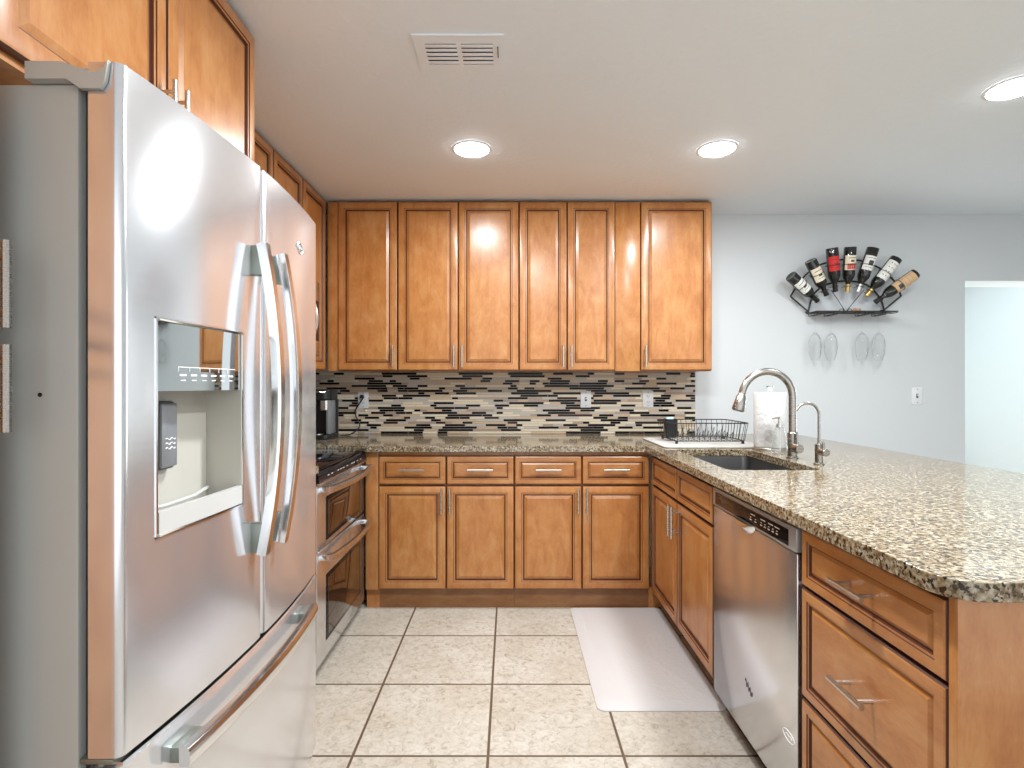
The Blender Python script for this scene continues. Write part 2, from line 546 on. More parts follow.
def front(parent, F, kind, u0, u1, v0, v1, hspec=None, name=None):
    g = 0.0015
    rr = DOOR_R if kind == 'door' else DRAW_R
    mb = MB().rings(u0 + g, u1 - g, v0 + g, v1 - g, rr, RING_M, F)
    o = mb.build(name or kind, [M['wood'] if kind == 'door' else M['woodh'], M['glaze']], parent, angle=20)
    if hspec:
        u, v, L, hz = hspec
        pull(o, F, u, v, L, hz)
    return o


def cabinet(name, label, cat, F, u0, u1, z0, z1, depth, fronts, group=None, toe=False, top=True, rails=(), stiles=(), kick=0.065):
    loc = F((u0 + u1) / 2, 0 if toe else z0, -depth / 2)
    root = thing(name, label, cat, loc, group)
    t = 0.018; e = 0.0005
    mb = MB()
    a, b = u0 + e, u1 - e
    mb.box(a, a + t, z0, z1, -depth, -0.02, F=F).box(b - t, b, z0, z1, -depth, -0.02, F=F)
    mb.box(a + t, b - t, z0, z0 + t, -depth, -0.02, F=F).box(a + t, b - t, z0 + t, z1 - t, -depth, -depth + 0.008, F=F)
    if top:
        mb.box(a + t, b - t, z1 - t, z1, -depth, -0.02, F=F)
    fr = 0.036
    mb.box(a, a + fr, z0, z1, -0.02, 0, F=F).box(b - fr, b, z0, z1, -0.02, 0, F=F)
    mb.box(a + fr, b - fr, z0, z0 + fr, -0.02, 0, F=F).box(a + fr, b - fr, z1 - fr, z1, -0.02, 0, F=F)
    for r in rails:
        mb.box(a + fr, b - fr, r - 0.018, r + 0.018, -0.02, 0, F=F)
    for s_ in stiles:
        mb.box(s_ - 0.02, s_ + 0.02, z0 + fr, z1 - fr, -0.02, -0.001, F=F)
    mb.build('carcass', M['wood'], root)
    if toe:
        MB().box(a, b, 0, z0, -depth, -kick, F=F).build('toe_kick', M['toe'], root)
    for f in fronts:
        front(root, F, *f)
    return root


ZT, ZM0, ZM1, ZTOE, ZC = 0.862, 0.700, 0.695, 0.112, 0.885
# back run base cabinets
FB = f_back(3.09)
B0, B1, B2 = -0.7357, 0.0240, 0.7800


def back_base(label, u0, u1):
    um = (u0 + u1) / 2
    fr = []
    for (a, b, side) in ((u0, um, 1), (um, u1, -1)):
        fr.append(('drawer', a, b, ZM0, ZT, ((a + b) / 2, 0.787, 0.142, True)))
        hu = b - 0.024 if side > 0 else a + 0.024
        fr.append(('door', a, b, ZTOE + 0.004, ZM1, (hu, 0.613, 0.140, False)))
    return cabinet('base_cabinet', label, 'cabinet', FB, u0, u1, ZTOE, ZC, 0.69, fr, toe=True, top=False, rails=(0.6975,), stiles=(um,), group='lower cabinets under the backsplash', kick=0.018)


back_base('lower cabinet under the backsplash, the one next to the range', B0, B1)
back_base('lower cabinet under the backsplash, the one beside the grey floor mat', B1, B2)
mb = MB().box(-0.8085, B0 - 0.001, 3.078, 3.098, ZTOE, ZC, b=0.0015).box(-0.8085, B0 - 0.001, 3.109, 3.125, 0, ZTOE)
tag(mb.build('filler_strip', M['wood']), 'narrow wooden filler strip between range and lower cabinets', 'filler strip')

# peninsula
FP = f_pen(0.805)
S0, S1 = 2.131, 3.048
sm = (S0 + S1) / 2
cabinet('sink_cabinet', 'reddish wooden double-door lower cabinet under the sink, by the dishwasher', 'cabinet', FP, S0, S1, ZTOE, ZC, 0.6,
        [('drawer', S0, sm, 0.71, 0.865, None, 'drawer_front'), ('drawer', sm, S1, 0.71, 0.865, None, 'drawer_front'),
         ('door', S0, sm, ZTOE + 0.004, 0.705, (sm - 0.026, 0.615, 0.150, False)),
         ('door', sm, S1, ZTOE + 0.004, 0.705, (sm + 0.026, 0.615, 0.150, False))], toe=True, top=False, rails=(0.7075,), stiles=(sm,))
mb = MB().box(0.792, 0.87, 3.0495, 3.088, ZTOE, ZC, b=0.001).box(0.782, 0.90, 3.110, 3.125, 0, ZTOE)
tag(mb.build('corner_filler', M['wood']), 'dark narrow filler strip in the inner corner of the lower cabinets', 'filler strip')
D0, D1 = 0.988, 1.486
dm = (D0 + D1) / 2
cabinet('drawer_cabinet', 'three-drawer wooden cabinet at the near end of the peninsula', 'cabinet', FP, D0, D1, ZTOE, ZC, 0.6,
        [('drawer', D0, D1, 0.718, 0.872, (dm, 0.797, 0.126, True)),
         ('drawer', D0, D1, 0.421, 0.713, (dm, 0.567, 0.126, True)),
         ('drawer', D0, D1, 0.118, 0.416, (dm, 0.267, 0.126, True))], toe=True, top=False, rails=(0.7155, 0.4185))
mb = MB().box(0.785, 1.415, 0.964, 0.985, 0, ZC, b=0.002)
mb.box(1.408, 1.42, 0.985, 3.09, 0.0, ZC)
tag(mb.build('end_panel', M['wood']), 'flat wooden panel closing the near end of the peninsula', 'panel')

# left of the range, mostly behind the refrigerator
FL = f_left(-0.83)
cabinet('base_cabinet', 'lower cabinet squeezed between refrigerator and range', 'cabinet', FL, 1.80, 2.30, ZTOE, ZC, 0.64,
        [('drawer', 1.80, 2.30, ZM0, ZT, (2.05, 0.787, 0.142, True)), ('door', 1.80, 2.30, ZTOE + 0.004, ZM1, (1.824, 0.613, 0.14, False))], toe=True, top=False, rails=(0.6975,))
mb = MB().box(-1.478, -0.80, 1.80, 2.303, ZC + 0.001, 0.92)
tag(mb.build('countertop', M['granite'], bevel=0.004), 'short granite countertop piece between refrigerator and range', 'countertop')

# wall cabinets on the back wall
FU = f_back(3.494)
UZ0, UZ1 = 1.345, 2.421
UD = 0.304


def upper(label, edges, handles, group='upper cabinets on the back wall'):
    fr = []
    for a, b, hs in zip(edges[:-1], edges[1:], handles):
        hu = b - 0.026 if hs > 0 else a + 0.026
        fr.append(('door', a, b, UZ0 + 0.004, UZ1 - 0.006, (hu, UZ0 + 0.093, 0.138, False)))
    return cabinet('wall_cabinet', label, 'cabinet', FU, edges[0], edges[-1], UZ0, UZ1, UD, fr, group=group, stiles=edges[1:-1])


upper('single-door upper cabinet in the corner above the coffee maker', [-1.0896, -0.7105], [1])
upper('wide two-door upper cabinet on the back wall', [-0.7095, -0.3265, 0.0565], [1, -1])
upper('narrower two-door upper cabinet beside the plain filler panel', [0.0575, 0.361, 0.6655], [1, -1])
upper('single-door upper cabinet above the dish rack, nearest the grey wall', [0.8255, 1.278], [-1])
mb = MB().box(0.6665, 0.8245, 3.484, 3.50, UZ0, UZ1 - 0.006, b=0.001).box(0.6665, 0.8245, 3.50, 3.79, UZ0, UZ0 + 0.018)
tag(mb.build('cabinet_filler', M['wood']), 'plain wooden filler panel between two upper cabinets on the back wall', 'filler panel')
mb = MB().box(-1.155, -1.0905, 3.484, 3.50, UZ0, UZ1 - 0.006, b=0.001)
tag(mb.build('corner_filler', M['wood']), 'narrow dark wooden corner filler between the left and back upper cabinets', 'filler panel')

# wall cabinets on the left wall
FW = f_left(-1.176)
cabinet('wall_cabinet', 'single-door upper cabinet on the left wall between microwave and corner', 'cabinet', FW, 3.075, 3.470, UZ0, UZ1, UD,
        [('door', 3.075, 3.455, UZ0 + 0.004, UZ1 - 0.006, (3.10, UZ0 + 0.112, 0.15, False))])
cabinet('wall_cabinet', 'short two-door upper cabinet over the microwave', 'cabinet', FW, 2.312, 3.072, 1.832, UZ1, UD,
        [('door', 2.312, 2.692, 1.836, UZ1 - 0.006, (2.668, 1.95, 0.15, False)), ('door', 2.692, 3.072, 1.836, UZ1 - 0.006, (2.716, 1.95, 0.15, False))], stiles=(2.692,))
cabinet('wall_cabinet', 'single-door upper cabinet on the left wall behind the refrigerator', 'cabinet', FW, 1.842, 2.309, UZ0, UZ1, UD,
        [('door', 1.842, 2.309, UZ0 + 0.004, UZ1 - 0.006, (2.285, UZ0 + 0.112, 0.15, False))])
FO = f_left(-0.87)
cabinet('wall_cabinet', 'deep two-door upper cabinet over the refrigerator', 'cabinet', FO, 0.905, 1.838, 1.815, UZ1, 0.605,
        [('door', 0.905, 1.366, 1.828, UZ1 - 0.006, (1.34, 1.925, 0.15, False)), ('door', 1.366, 1.838, 1.828, UZ1 - 0.006, (1.392, 1.925, 0.15, False))], stiles=(1.366,))
FY = f_left(-0.812)
pantry = cabinet('pantry_cabinet', 'tall pantry cabinet at the left edge of the photo, only its two pulls in view', 'cabinet', FY, 0.25, 0.846, ZTOE, UZ1, 0.65,
        [('door', 0.25, 0.846, ZTOE + 0.004, 1.328, (0.828, 1.252, 0.132, False)), ('door', 0.25, 0.846, 1.332, UZ1 - 0.006, (0.828, 1.409, 0.132, False))], toe=True, rails=(1.33,))

for ch in pantry.children:
    for h in ch.children:
        h.data.materials[0] = M['faucet']  # darker metal on these pulls paints in their lack of light

# ------------------------------------------------------------------ countertop with the sink cut-out
SX0, SX1, SY0, SY1 = 0.865, 1.240, 2.18, 2.88


def arc(cx, cy, r, a0, a1, n=8):
    return [(cx + r * math.cos(math.radians(a0 + (a1 - a0) * i / n)), cy + r * math.sin(math.radians(a0 + (a1 - a0) * i / n))) for i in range(n + 1)]


outer = [(-1.478, 3.798), (-1.478, 3.066), (-0.80, 3.066), (-0.80, 3.04), (0.74, 3.04), (0.75, 3.03)]
outer += arc(0.75 + 0.07, 0.936 + 0.07, 0.07, 180, 270) + arc(1.95 - 0.07, 0.936 + 0.07, 0.07, 270, 360)
outer += [(1.95, 3.798)]
inner = rrect(SX0, SX1, SY0, SY1, 0.03)
bm = bmesh.new()
vo = [bm.verts.new((x, y, 0.92)) for x, y in outer]
vi = [bm.verts.new((x, y, 0.92)) for x, y in inner]
eds = [bm.edges.new((L[i], L[(i + 1) % len(L)])) for L in (vo, vi) for i in range(len(L))]
bmesh.ops.triangle_fill(bm, use_beauty=True, edges=eds)
ext = bmesh.ops.extrude_face_region(bm, geom=bm.faces[:])
for e in ext['geom']:
    if isinstance(e, bmesh.types.BMVert):
        e.co.z = ZC + 0.001
bm.verts.index_update()
mb = MB().add([tuple(v.co) for v in bm.verts], [[v.index for v in f.verts] for f in bm.faces])
bm.free()
tag(mb.build('countertop', M['granite'], bevel=0.005), 'speckled beige granite countertop running along the back and over the peninsula', 'countertop')

# ------------------------------------------------------------------ mosaic backsplash
def mosaic(F, u0, u1, z0, z1, mb):
    names = ['t_black', 't_brown', 't_tan', 't_cream', 't_taupe', 't_grey']
    mb.box(u0, u1, z0, z1, 0, 0.005, 0, F)
    rows = 25
    ph = (z1 - z0) / rows
    g = 0.0016
    for j in range(rows):
        u = u0 - random.uniform(0, 0.1)
        prev = None
        dark_row = 0.50
        while u < u1:
            L = random.choice([0.045, 0.07, 0.07, 0.10, 0.10, 0.14, 0.19, 0.24])
            x = random.random()
            if prev == 1 and x < dark_row + 0.06 and random.random() < 0.8:
                x = random.uniform(dark_row + 0.06, 1.0)
            if x < dark_row: k = 1
            elif x < dark_row + 0.06: k = 2
            elif x < dark_row + 0.17: k = 3
            elif x < dark_row + 0.32: k = 4
            elif x < dark_row + 0.39: k = 5
            else: k = 6
            prev = 1 if k < 3 else 0
            a, b = max(u, u0) + g, min(u + L, u1) - g
            if b > a + 0.004:
                mb.box(a, b, z0 + j * ph + g, z0 + (j + 1) * ph - g, 0.005, 0.0085 if k < 3 else 0.0095, k, F)
            u += L
    return [M['grout']] + [M[x] for x in names]


mb = MB()
mats = mosaic(f_back(3.7995), LX + 0.012, 1.278, 0.921, UZ0 - 0.002, mb)
tag(mb.build('tile_backsplash', mats, recalc=True), 'mosaic backsplash of thin black, brown and cream strips on the back wall', 'backsplash')
mb = MB()
mats = mosaic(f_left(LX + 0.0005), 1.83, 3.788, 0.921, UZ0 - 0.002, mb)
tag(mb.build('tile_backsplash', mats), 'mosaic strip backsplash on the left wall behind range and coffee maker', 'backsplash')

# ------------------------------------------------------------------ refrigerator
fr = thing('refrigerator', 'large stainless steel french-door refrigerator with ice and water dispenser', 'refrigerator', (-1.05, 1.32, 0))
FY0, FYM, FY1 = 0.89, 1.335, 1.80


def bulge(y):
    return -0.632 + 0.032 * (1 - ((y - FYM) / 0.455) ** 2)


mb = MB().box(-1.40, -0.703, FY0 + 0.006, FY1 - 0.004, 0.025, 1.748, b=0.006)
mb.build('body', M['fridgeside'], fr)
MB().box(-0.703, -0.683, FY0 + 0.022, FY1 - 0.02, 0.09, 1.74).build('gasket', M['gasket'], fr)
MB().box(-1.38, -0.72, FY0 + 0.02, FY1 - 0.02, 0.0, 0.06).build('base_grille', M['black'], fr)


def door_profile(y0, y1, xb=-0.683, r=0.014):
    pts = [(xb, y0), (bulge(y0) - r - 0.002, y0)]
    for i in range(1, 6):
        t = i / 6 * PI / 2
        pts.append((bulge(y0 + r) - r * (1 - math.sin(t)), y0 + r * (1 - math.cos(t))))
    n = 14
    for i in range(n + 1):
        y = y0 + r + (y1 - y0 - 2 * r) * i / n
        pts.append((bulge(y), y))
    for i in range(1, 6):
        t = i / 6 * PI / 2
        pts.append((bulge(y1 - r) - r * (1 - math.cos(t)), y1 - r + r * math.sin(t)))
    pts += [(bulge(y1) - r - 0.002, y1), (xb, y1)]
    return pts


def door_mesh(y0, y1, z0, z1, hole=None):
    prof = door_profile(y0, y1)
    zs = [z0, z1]
    if hole:
        hy0, hy1, hz0, hz1 = hole
        zs = [z0, hz0, hz1, z1]
        full = []
        for a, b in zip(prof[:-1], prof[1:]):
            full.append(a)
            for h in (hy0, hy1):
                if a[1] < h < b[1]:
                    full.append((bulge(h), h))
        prof = full + [prof[-1]]
    n = len(prof)
    vs = [(x, y, z) for z in zs for x, y in prof]
    fs = []
    for j in range(len(zs) - 1):
        for i in range(n - 1):
            if hole and j == 1 and prof[i][1] >= hole[0] - 1e-6 and prof[i + 1][1] <= hole[1] + 1e-6 and prof[i][0] > -0.66:
                continue
            fs.append((j * n + i, j * n + i + 1, (j + 1) * n + i + 1, (j + 1) * n + i))
        fs.append((j * n + n - 1, j * n, (j + 1) * n, (j + 1) * n + n - 1))
    fs.append(tuple(range(n))[::-1]); fs.append(tuple((len(zs) - 1) * n + i for i in range(n)))
    return MB().add(vs, fs)


HY0, HY1, HZ0, HZ1 = 0.966, 1.236, 0.990, 1.374
ZD0, ZD1 = 0.652, 1.780
dn = door_mesh(FY0, FYM - 0.003, ZD0, ZD1, (HY0, HY1, HZ0, HZ1)).build('door', M['fridgesteel'], fr, recalc=False)
dn['label'] = 'near door with the ice and water dispenser'
df = door_mesh(FYM + 0.003, FY1, ZD0, ZD1).build('door', M['fridgesteel'], fr, recalc=False)
df['label'] = 'far door with a small maker emblem'
fz = door_mesh(FY0, FY1, 0.085, 0.636).build('freezer_drawer', M['fridgesteel'], fr, recalc=False)
# dispenser
rx = -0.680
mb = MB()
for a in ((rx - 0.002, rx, HY0, HY1, HZ0, HZ1), (rx, bulge(HY0) - 0.001, HY0, HY0 + 0.003, HZ0, HZ1), (rx, bulge(HY1) - 0.001, HY1 - 0.003, HY1, HZ0, HZ1),
          (rx, bulge(1.1) - 0.006, HY0, HY1, HZ0, HZ0 + 0.003), (rx, bulge(1.1) - 0.006, HY0, HY1, HZ1 - 0.003, HZ1)):
    mb.box(*a)
mb.build('dispenser_recess', M['recess'], dn)
PZ = 1.246


def curved_slab(y0, y1, z0, z1, dx0, dx1, n=8, m=0, mb=None):
    poly = [(bulge(y0 + (y1 - y0) * i / n) + dx1, y0 + (y1 - y0) * i / n) for i in range(n + 1)]
    poly += [(bulge(y1 - (y1 - y0) * i / n) + dx0, y1 - (y1 - y0) * i / n) for i in range(n + 1)]
    return (mb or MB()).prism(poly, z0, z1, m)


pan = curved_slab(HY0 + 0.004, HY1 - 0.004, PZ, HZ1 - 0.004, -0.04, -0.003).build('control_panel', M['mirrorglass'], dn)
mb = MB()
for k in range(6):                                        # printed icons over their captions
    y = HY0 + 0.062 + k * 0.031
    curved_slab(y, y + 0.018, PZ + 0.028, PZ + 0.0315, -0.004, -0.0022, 2, 0, mb)
    curved_slab(y + 0.003, y + 0.016, PZ + 0.019, PZ + 0.0208, -0.004, -0.0022, 2, 0, mb)
    curved_slab(y - 0.004, y + 0.027, PZ + 0.044, PZ + 0.0454, -0.004, -0.0022, 2, 0, mb)
    curved_slab(y - 0.004, y - 0.003, PZ + 0.036, PZ + 0.044, -0.004, -0.0022, 1, 0, mb)
mb.build('control_lettering', M['mark'], pan)
mb = MB()                                                  # thin frame around the dispenser
for y0, y1, z0, z1 in ((HY0 - 0.003, HY0 + 0.001, HZ0 - 0.003, HZ1 + 0.003), (HY1 - 0.001, HY1 + 0.003, HZ0 - 0.003, HZ1 + 0.003),
                       (HY0 - 0.003, HY1 + 0.003, HZ1, HZ1 + 0.003), (HY0 - 0.003, HY1 + 0.003, HZ0 - 0.003, HZ0)):
    curved_slab(y0, y1, z0, z1, -0.01, 0.0022, 6, 0, mb)
mb.build('dispenser_frame', M['steelh'], dn)
mb = curved_slab(HY0 + 0.004, HY1 - 0.004, HZ0 + 0.003, HZ0 + 0.042, -0.010, 0.002)
mb.box(rx, bulge(1.1) - 0.022, HY0 + 0.004, HY1 - 0.004, HZ0 + 0.003, HZ0 + 0.012)
mb.tube([(rx + 0.006, HY0 + 0.01, HZ0 + 0.04), (rx + 0.020, 1.05, HZ0 + 0.036), (rx + 0.020, 1.15, HZ0 + 0.036), (rx + 0.006, HY1 - 0.01, HZ0 + 0.04)], 0.004, 8)
mb.build('drip_tray', M['tray'], dn)
mb = MB().box(rx + 0.001, -0.664, 1.034, 1.092, 1.093, 1.226, 0, b=0.006)
pd = mb.build('dispenser_paddle', M['darkgrey'], dn)
mb = MB().box(-0.666, -0.658, 1.040, 1.090, 1.098, 1.222, 0, b=0.004)
pf = mb.build('paddle_face', M['midgrey'], pd)
mb = MB()
for k in range(3):
    z = 1.135 + k * 0.009
    mb.tube([(-0.6575, 1.050 + i * 0.003, z + 0.002 * math.sin(i * 1.25)) for i in range(11)], 0.001, 5)
mb.build('wave_mark', M['mark'], pd)
# handles
def fridge_handle(y, parent):
    pts = []
    for i in range(25):
        t = i / 24
        z = 0.862 + 0.724 * t
        x = -0.578 + 0.036 * (1 - (2 * t - 1) ** 2)
        pts.append((x, y, z))
    sec = [(-0.011, -0.012), (0.011, -0.012), (0.0125, -0.004), (0.011, 0.010), (-0.011, 0.010), (-0.0125, -0.004)]
    h = MB().sweep(pts, sec, (0, 1, 0)).build('handle', M['steelh'], parent, angle=30)
    for z in (0.866, 1.512):
        MB().box(bulge(y) - 0.004, -0.574, y - 0.0105, y + 0.0105, z, z + 0.07, b=0.003).build('handle_mount', M['mount'], h)
    return h


fridge_handle(1.285, dn)
fridge_handle(1.392, df)
pts = []
for i in range(25):
    t = i / 24
    y = 0.995 + 0.66 * t
    pts.append((-0.590 + 0.026 * (1 - (2 * t - 1) ** 2), y, 0.583))
sec = [(-0.017, -0.010), (0.017, -0.010), (0.017, 0.008), (0.010, 0.012), (-0.010, 0.012), (-0.017, 0.008)]
hz = MB().sweep(pts, sec, (0, 0, 1)).build('handle', M['steelh'], fz, angle=30)
for y in (1.0, 1.585):
    MB().box(bulge(y) - 0.004, -0.588, y, y + 0.065, 0.568, 0.598, b=0.003).build('handle_mount', M['mount'], hz)
# top ledge of the drawer and hinges
curved_slab(FY0 + 0.01, FY1 - 0.01, 0.636, 0.640, -0.05, -0.004, 16).build('drawer_lip', M['steelh'], fz)
mb = MB()
mb.prism([(-0.778, FY0 + 0.004), (-0.72, FY0 + 0.004), (-0.665, FY0 + 0.02), (-0.648, FY0 + 0.03), (-0.648, FY0 + 0.06), (-0.778, FY0 + 0.07)], 1.7485, 1.776)
hp = [(-0.778, 1.7485), (-0.712, 1.7485), (-0.690, 1.733), (-0.658, 1.733), (-0.650, 1.745), (-0.645, 1.779), (-0.652, 1.766), (-0.668, 1.758), (-0.722, 1.7765), (-0.778, 1.7765)]
mb.prism([(x, z) for x, z in hp], 0.8815, 0.8895, F=lambda x, z, y: (x, y, z))
mb.box(-0.778, -0.715, 0.8895, 0.90, 1.7488, 1.776)
mb.build('hinge_cover', M['fridgeside'], fr)
mb = MB().box(-0.80, -0.67, FY1 - 0.07, FY1 - 0.01, 1.7485, 1.775, b=0.003)
mb.build('hinge_cover', M['mount'], fr)
MB().lathe([(0, FY0 + 0.0052), (0.0035, FY0 + 0.0052), (0.0035, FY0 + 0.0062)], (-0.7655, 1.241), 12, F=lambda x, z, y: (x, y, z)).build('side_plug', M['black'], fr)
mb = MB().box(-0.70, -0.645, FY0 + 0.004, FY0 + 0.05, 0.639, 0.648, b=0.002).lathe([(0, 0.636), (0.012, 0.636), (0.012, 0.652), (0, 0.652)], (-0.672, FY0 + 0.018), 12)
mb.build('hinge', M['mount'], fr)
# emblem on the far door: a small swoosh with a row of letters
mb = MB()
ey, ez = 1.592, 1.655
def on_door(y, z, lift=0.002): return (bulge(y) + lift, y, z)
mb.tube([on_door(ey - 0.030 + 0.06 * i / 12, ez + 0.018 * math.sin(PI * i / 12) - 0.004) for i in range(13)], 0.0016, 6)
mb.tube([on_door(ey + 0.032 - 0.05 * i / 12, ez - 0.016 * math.sin(PI * i / 12)) for i in range(13)], 0.0016, 6)
for k in range(7):
    y = ey - 0.021 + k * 0.007
    mb.tube([on_door(y, ez - 0.004), on_door(y + 0.001, ez + (0.008 if k in (0, 4) else 0.004))], 0.0011, 5)
mb.build('emblem', M['steelh'], df)

# ------------------------------------------------------------------ range
RX = -0.81
rg = thing('range', 'stainless steel double-oven range with black glass cooktop', 'range', (-1.14, 2.685, 0))
RY0, RY1 = 2.306, 3.062
MB().box(-1.44, -0.85, RY0, RY1, 0.03, 0.885).build('body', M['darkgrey'], rg)
mb = MB().box(-1.455, -0.813, RY0, RY1, 0.890, 0.908, b=0.003)
ck = mb.build('cooktop', M['blackglass'], rg)
for cx, cy, r in ((-0.99, 2.50, 0.10), (-0.99, 2.88, 0.085), (-1.28, 2.50, 0.075), (-1.28, 2.88, 0.10)):
    MB().lathe([(r, 0.9078), (r + 0.002, 0.9085), (r + 0.004, 0.9078)], (cx, cy), 32).build('burner_ring', M['midgrey'], ck)
prof = [(-0.86, 0.889), (-0.811, 0.889), (-0.803, 0.872), (-0.800, 0.842), (-0.86, 0.842)]   # (x, z)
mb = MB()
n = len(prof)
mb.add([(x, RY0, z) for x, z in prof] + [(x, RY1, z) for x, z in prof], [tuple(range(n)), tuple(range(n, 2 * n))[::-1]] + [(i, (i + 1) % n, n + (i + 1) % n, n + i) for i in range(n)])
cp = mb.build('control_panel', M['blackglass'], rg)
mb = MB()
for y in (2.42, 2.47, 2.56, 2.60, 2.64, 2.70, 2.78, 2.82, 2.88, 2.94):
    mb.box(-0.803, -0.8005, y, y + 0.018, 0.859, 0.8615)
mb.build('control_lettering', M['mark'], cp)
mb = MB().box(-0.84, -0.795, RY0, RY1, 0.834, 0.842, b=0.002)
mb.build('trim_strip', M['satin'], rg)


def oven_door(z0, z1, wz0, wz1, hzt, label):
    d = MB().box(-0.85, RX, RY0 + 0.002, RY1 - 0.002, z0, z1, b=0.005).build('oven_door', M['steel'], rg)
    d['label'] = label
    MB().box(RX - 0.002, RX + 0.002, RY0 + 0.115, RY1 - 0.095, wz0 - 0.018, wz1 + 0.018, b=0.0015).build('window_border', M['blackglass'], d)
    MB().box(RX + 0.001, RX + 0.0035, RY0 + 0.14, RY1 - 0.12, wz0, wz1, b=0.001).build('window', M['ovenglass'], d)
    pts = [(-0.768 + 0.030 * (1 - (2 * i / 20 - 1) ** 2), RY0 + 0.05 + (RY1 - RY0 - 0.08) * i / 20, hzt) for i in range(21)]
    h = MB().sweep(pts, [(-0.014, -0.008), (0.014, -0.008), (0.014, 0.006), (0.007, 0.010), (-0.007, 0.010), (-0.014, 0.006)], (0, 0, 1)).build('handle', M['satin'], d, angle=30)
    for y in (RY0 + 0.052, RY1 - 0.078):
        MB().box(RX - 0.002, -0.764, y, y + 0.045, hzt - 0.012, hzt + 0.012, b=0.003).build('handle_mount', M['steelh'], h)
    return d


oven_door(0.552, 0.832, 0.592, 0.748, 0.808, 'upper, shorter oven door')
oven_door(0.060, 0.545, 0.150, 0.405, 0.515, 'lower, taller oven door')
MB().box(-1.40, -0.86, RY0 + 0.01, RY1 - 0.01, 0.0, 0.06).build('plinth', M['black'], rg)

# microwave
mw = thing('microwave', 'stainless over-the-range microwave hung under the left upper cabinets', 'microwave', (-1.27, 2.69, 1.405))
MB().box(-1.478, -1.085, 2.314, 3.070, 1.407, 1.830, b=0.003).build('case', M['satin'], mw)
dd = MB().box(-1.085, -1.062, 2.314, 2.90, 1.412, 1.826, b=0.004).build('door', M['satin'], mw)
MB().box(-1.063, -1.0605, 2.37, 2.86, 1.47, 1.77).build('window', M['blackglass'], dd)
MB().box(-1.085, -1.062, 2.903, 3.070, 1.412, 1.826, b=0.004).build('control_panel', M['satin'], mw)
MB().box(-1.063, -1.0605, 2.925, 3.050, 1.50, 1.72).build('keypad', M['blackglass'], mw)
pts = [(-1.058 + 0.045 * math.sin(PI * i / 16), 2.885, 1.455 + 0.30 * i / 16) for i in range(17)]
MB().tube(pts, 0.009, 10).build('handle', M['steelh'], dd)

# ------------------------------------------------------------------ dishwasher
dw = thing('dishwasher', 'stainless steel dishwasher with black control strip in the peninsula', 'dishwasher', (1.09, 1.81, 0))
W0, W1 = 1.492, 2.124
MB().box(0.815, 1.39, W0 + 0.006, W1 - 0.003, 0.10, 0.872).build('tub', M['black'], dw)
MB().box(0.87, 1.39, W0, W1, 0, 0.10).build('toe_kick', M['black'], dw)
dwd = MB().box(0.785, 0.815, W0 + 0.012, W1 - 0.004, 0.085, 0.794, b=0.004).build('door', M['steel'], dw)
con = MB().box(0.781, 0.815, W0 + 0.010, W1 - 0.004, 0.797, 0.866, b=0.005).build('control_panel', M['silver'], dw)
MB().box(0.7795, 0.783, W0 + 0.05, W1 - 0.035, 0.806, 0.852, b=0.001).build('display_strip', M['blackglass'], con)
mb = MB()
for y in (1.60, 1.625, 1.65, 1.675, 1.70, 1.74, 1.775):
    mb.box(0.7785, 0.7797, y, y + 0.012, 0.8205, 0.8235).box(0.7785, 0.7797, y + 0.002, y + 0.009, 0.829, 0.831)
for y in (1.59, 1.63, 1.68, 1.75):
    mb.box(0.7785, 0.7797, y, y + 0.030, 0.839, 0.8415)
mb.build('control_lettering', M['mark'], con)
# pocket handle: a scooped lip under the strip
mb = MB()
pk = []
for j in range(7):
    a = j / 6 * PI / 2
    row = []
    for i in range(17):
        t = PI * i / 16
        rr = math.cos(a) * 0.080
        row.append((0.784 - 0.018 * math.sin(a), 1.838 + rr * math.cos(t), 0.803 - math.sin(t) * (0.038 - 0.022 * math.sin(a))))
    pk.append(row)
vs = [p for r in pk for p in r]
fs = [(j * 17 + i, j * 17 + i + 1, (j + 1) * 17 + i + 1, (j + 1) * 17 + i) for j in range(6) for i in range(16)]
mb.add(vs, fs)
mb.build('pocket_handle', M['steelh'], con)
mb = MB().tube([(0.7848, 1.548 + 0.032 * math.cos(2 * PI * i / 24), 0.268 + 0.014 * math.sin(2 * PI * i / 24)) for i in range(24)], 0.0016, 6, closed=True)
mb.tube([(0.7848, 1.53 + 0.036 * i / 4, 0.268 + 0.003 * (i % 2)) for i in range(5)], 0.0012, 5)
mb.build('oval_badge', M['mark'], dwd)
mb = MB().tube([(0.7848, 1.835 - 0.055 * i / 20, 0.272 + 0.012 * math.sin(i * 1.1) - 0.0012 * i) for i in range(21)], 0.0012, 5)
mb.build('scribble_mark', M['darkmark'], dwd)

# ------------------------------------------------------------------ sink
mb = MB()
zt, zb = ZC - 0.001, 0.68
a = rrect(SX0 - 0.004, SX1 + 0.004, SY0 - 0.004, SY1 + 0.004, 0.034)
b_ = rrect(SX0 + 0.006, SX1 - 0.006, SY0 + 0.006, SY1 - 0.006, 0.03)
a_out = rrect(SX0 - 0.02, SX1 + 0.02, SY0 - 0.02, SY1 + 0.02, 0.05)
n = len(a)
vs = [(x, y, zt) for x, y in a_out] + [(x, y, zt) for x, y in a] + [(x, y, zb + 0.015) for x, y in b_] + [(1.0525 + (x - 1.0525) * .93, 2.53 + (y - 2.53) * .96, zb) for x, y in b_]
fs = [(j * n + i, j * n + (i + 1) % n, (j + 1) * n + (i + 1) % n, (j + 1) * n + i) for j in range(3) for i in range(n)] + [tuple(range(3 * n, 4 * n))]
mb.add(vs, fs)
sk = thing('sink', 'undermount stainless steel sink set into the granite peninsula', 'sink', (1.0525, 2.53, zb))
mb.build('basin', M['sinksteel'], sk)
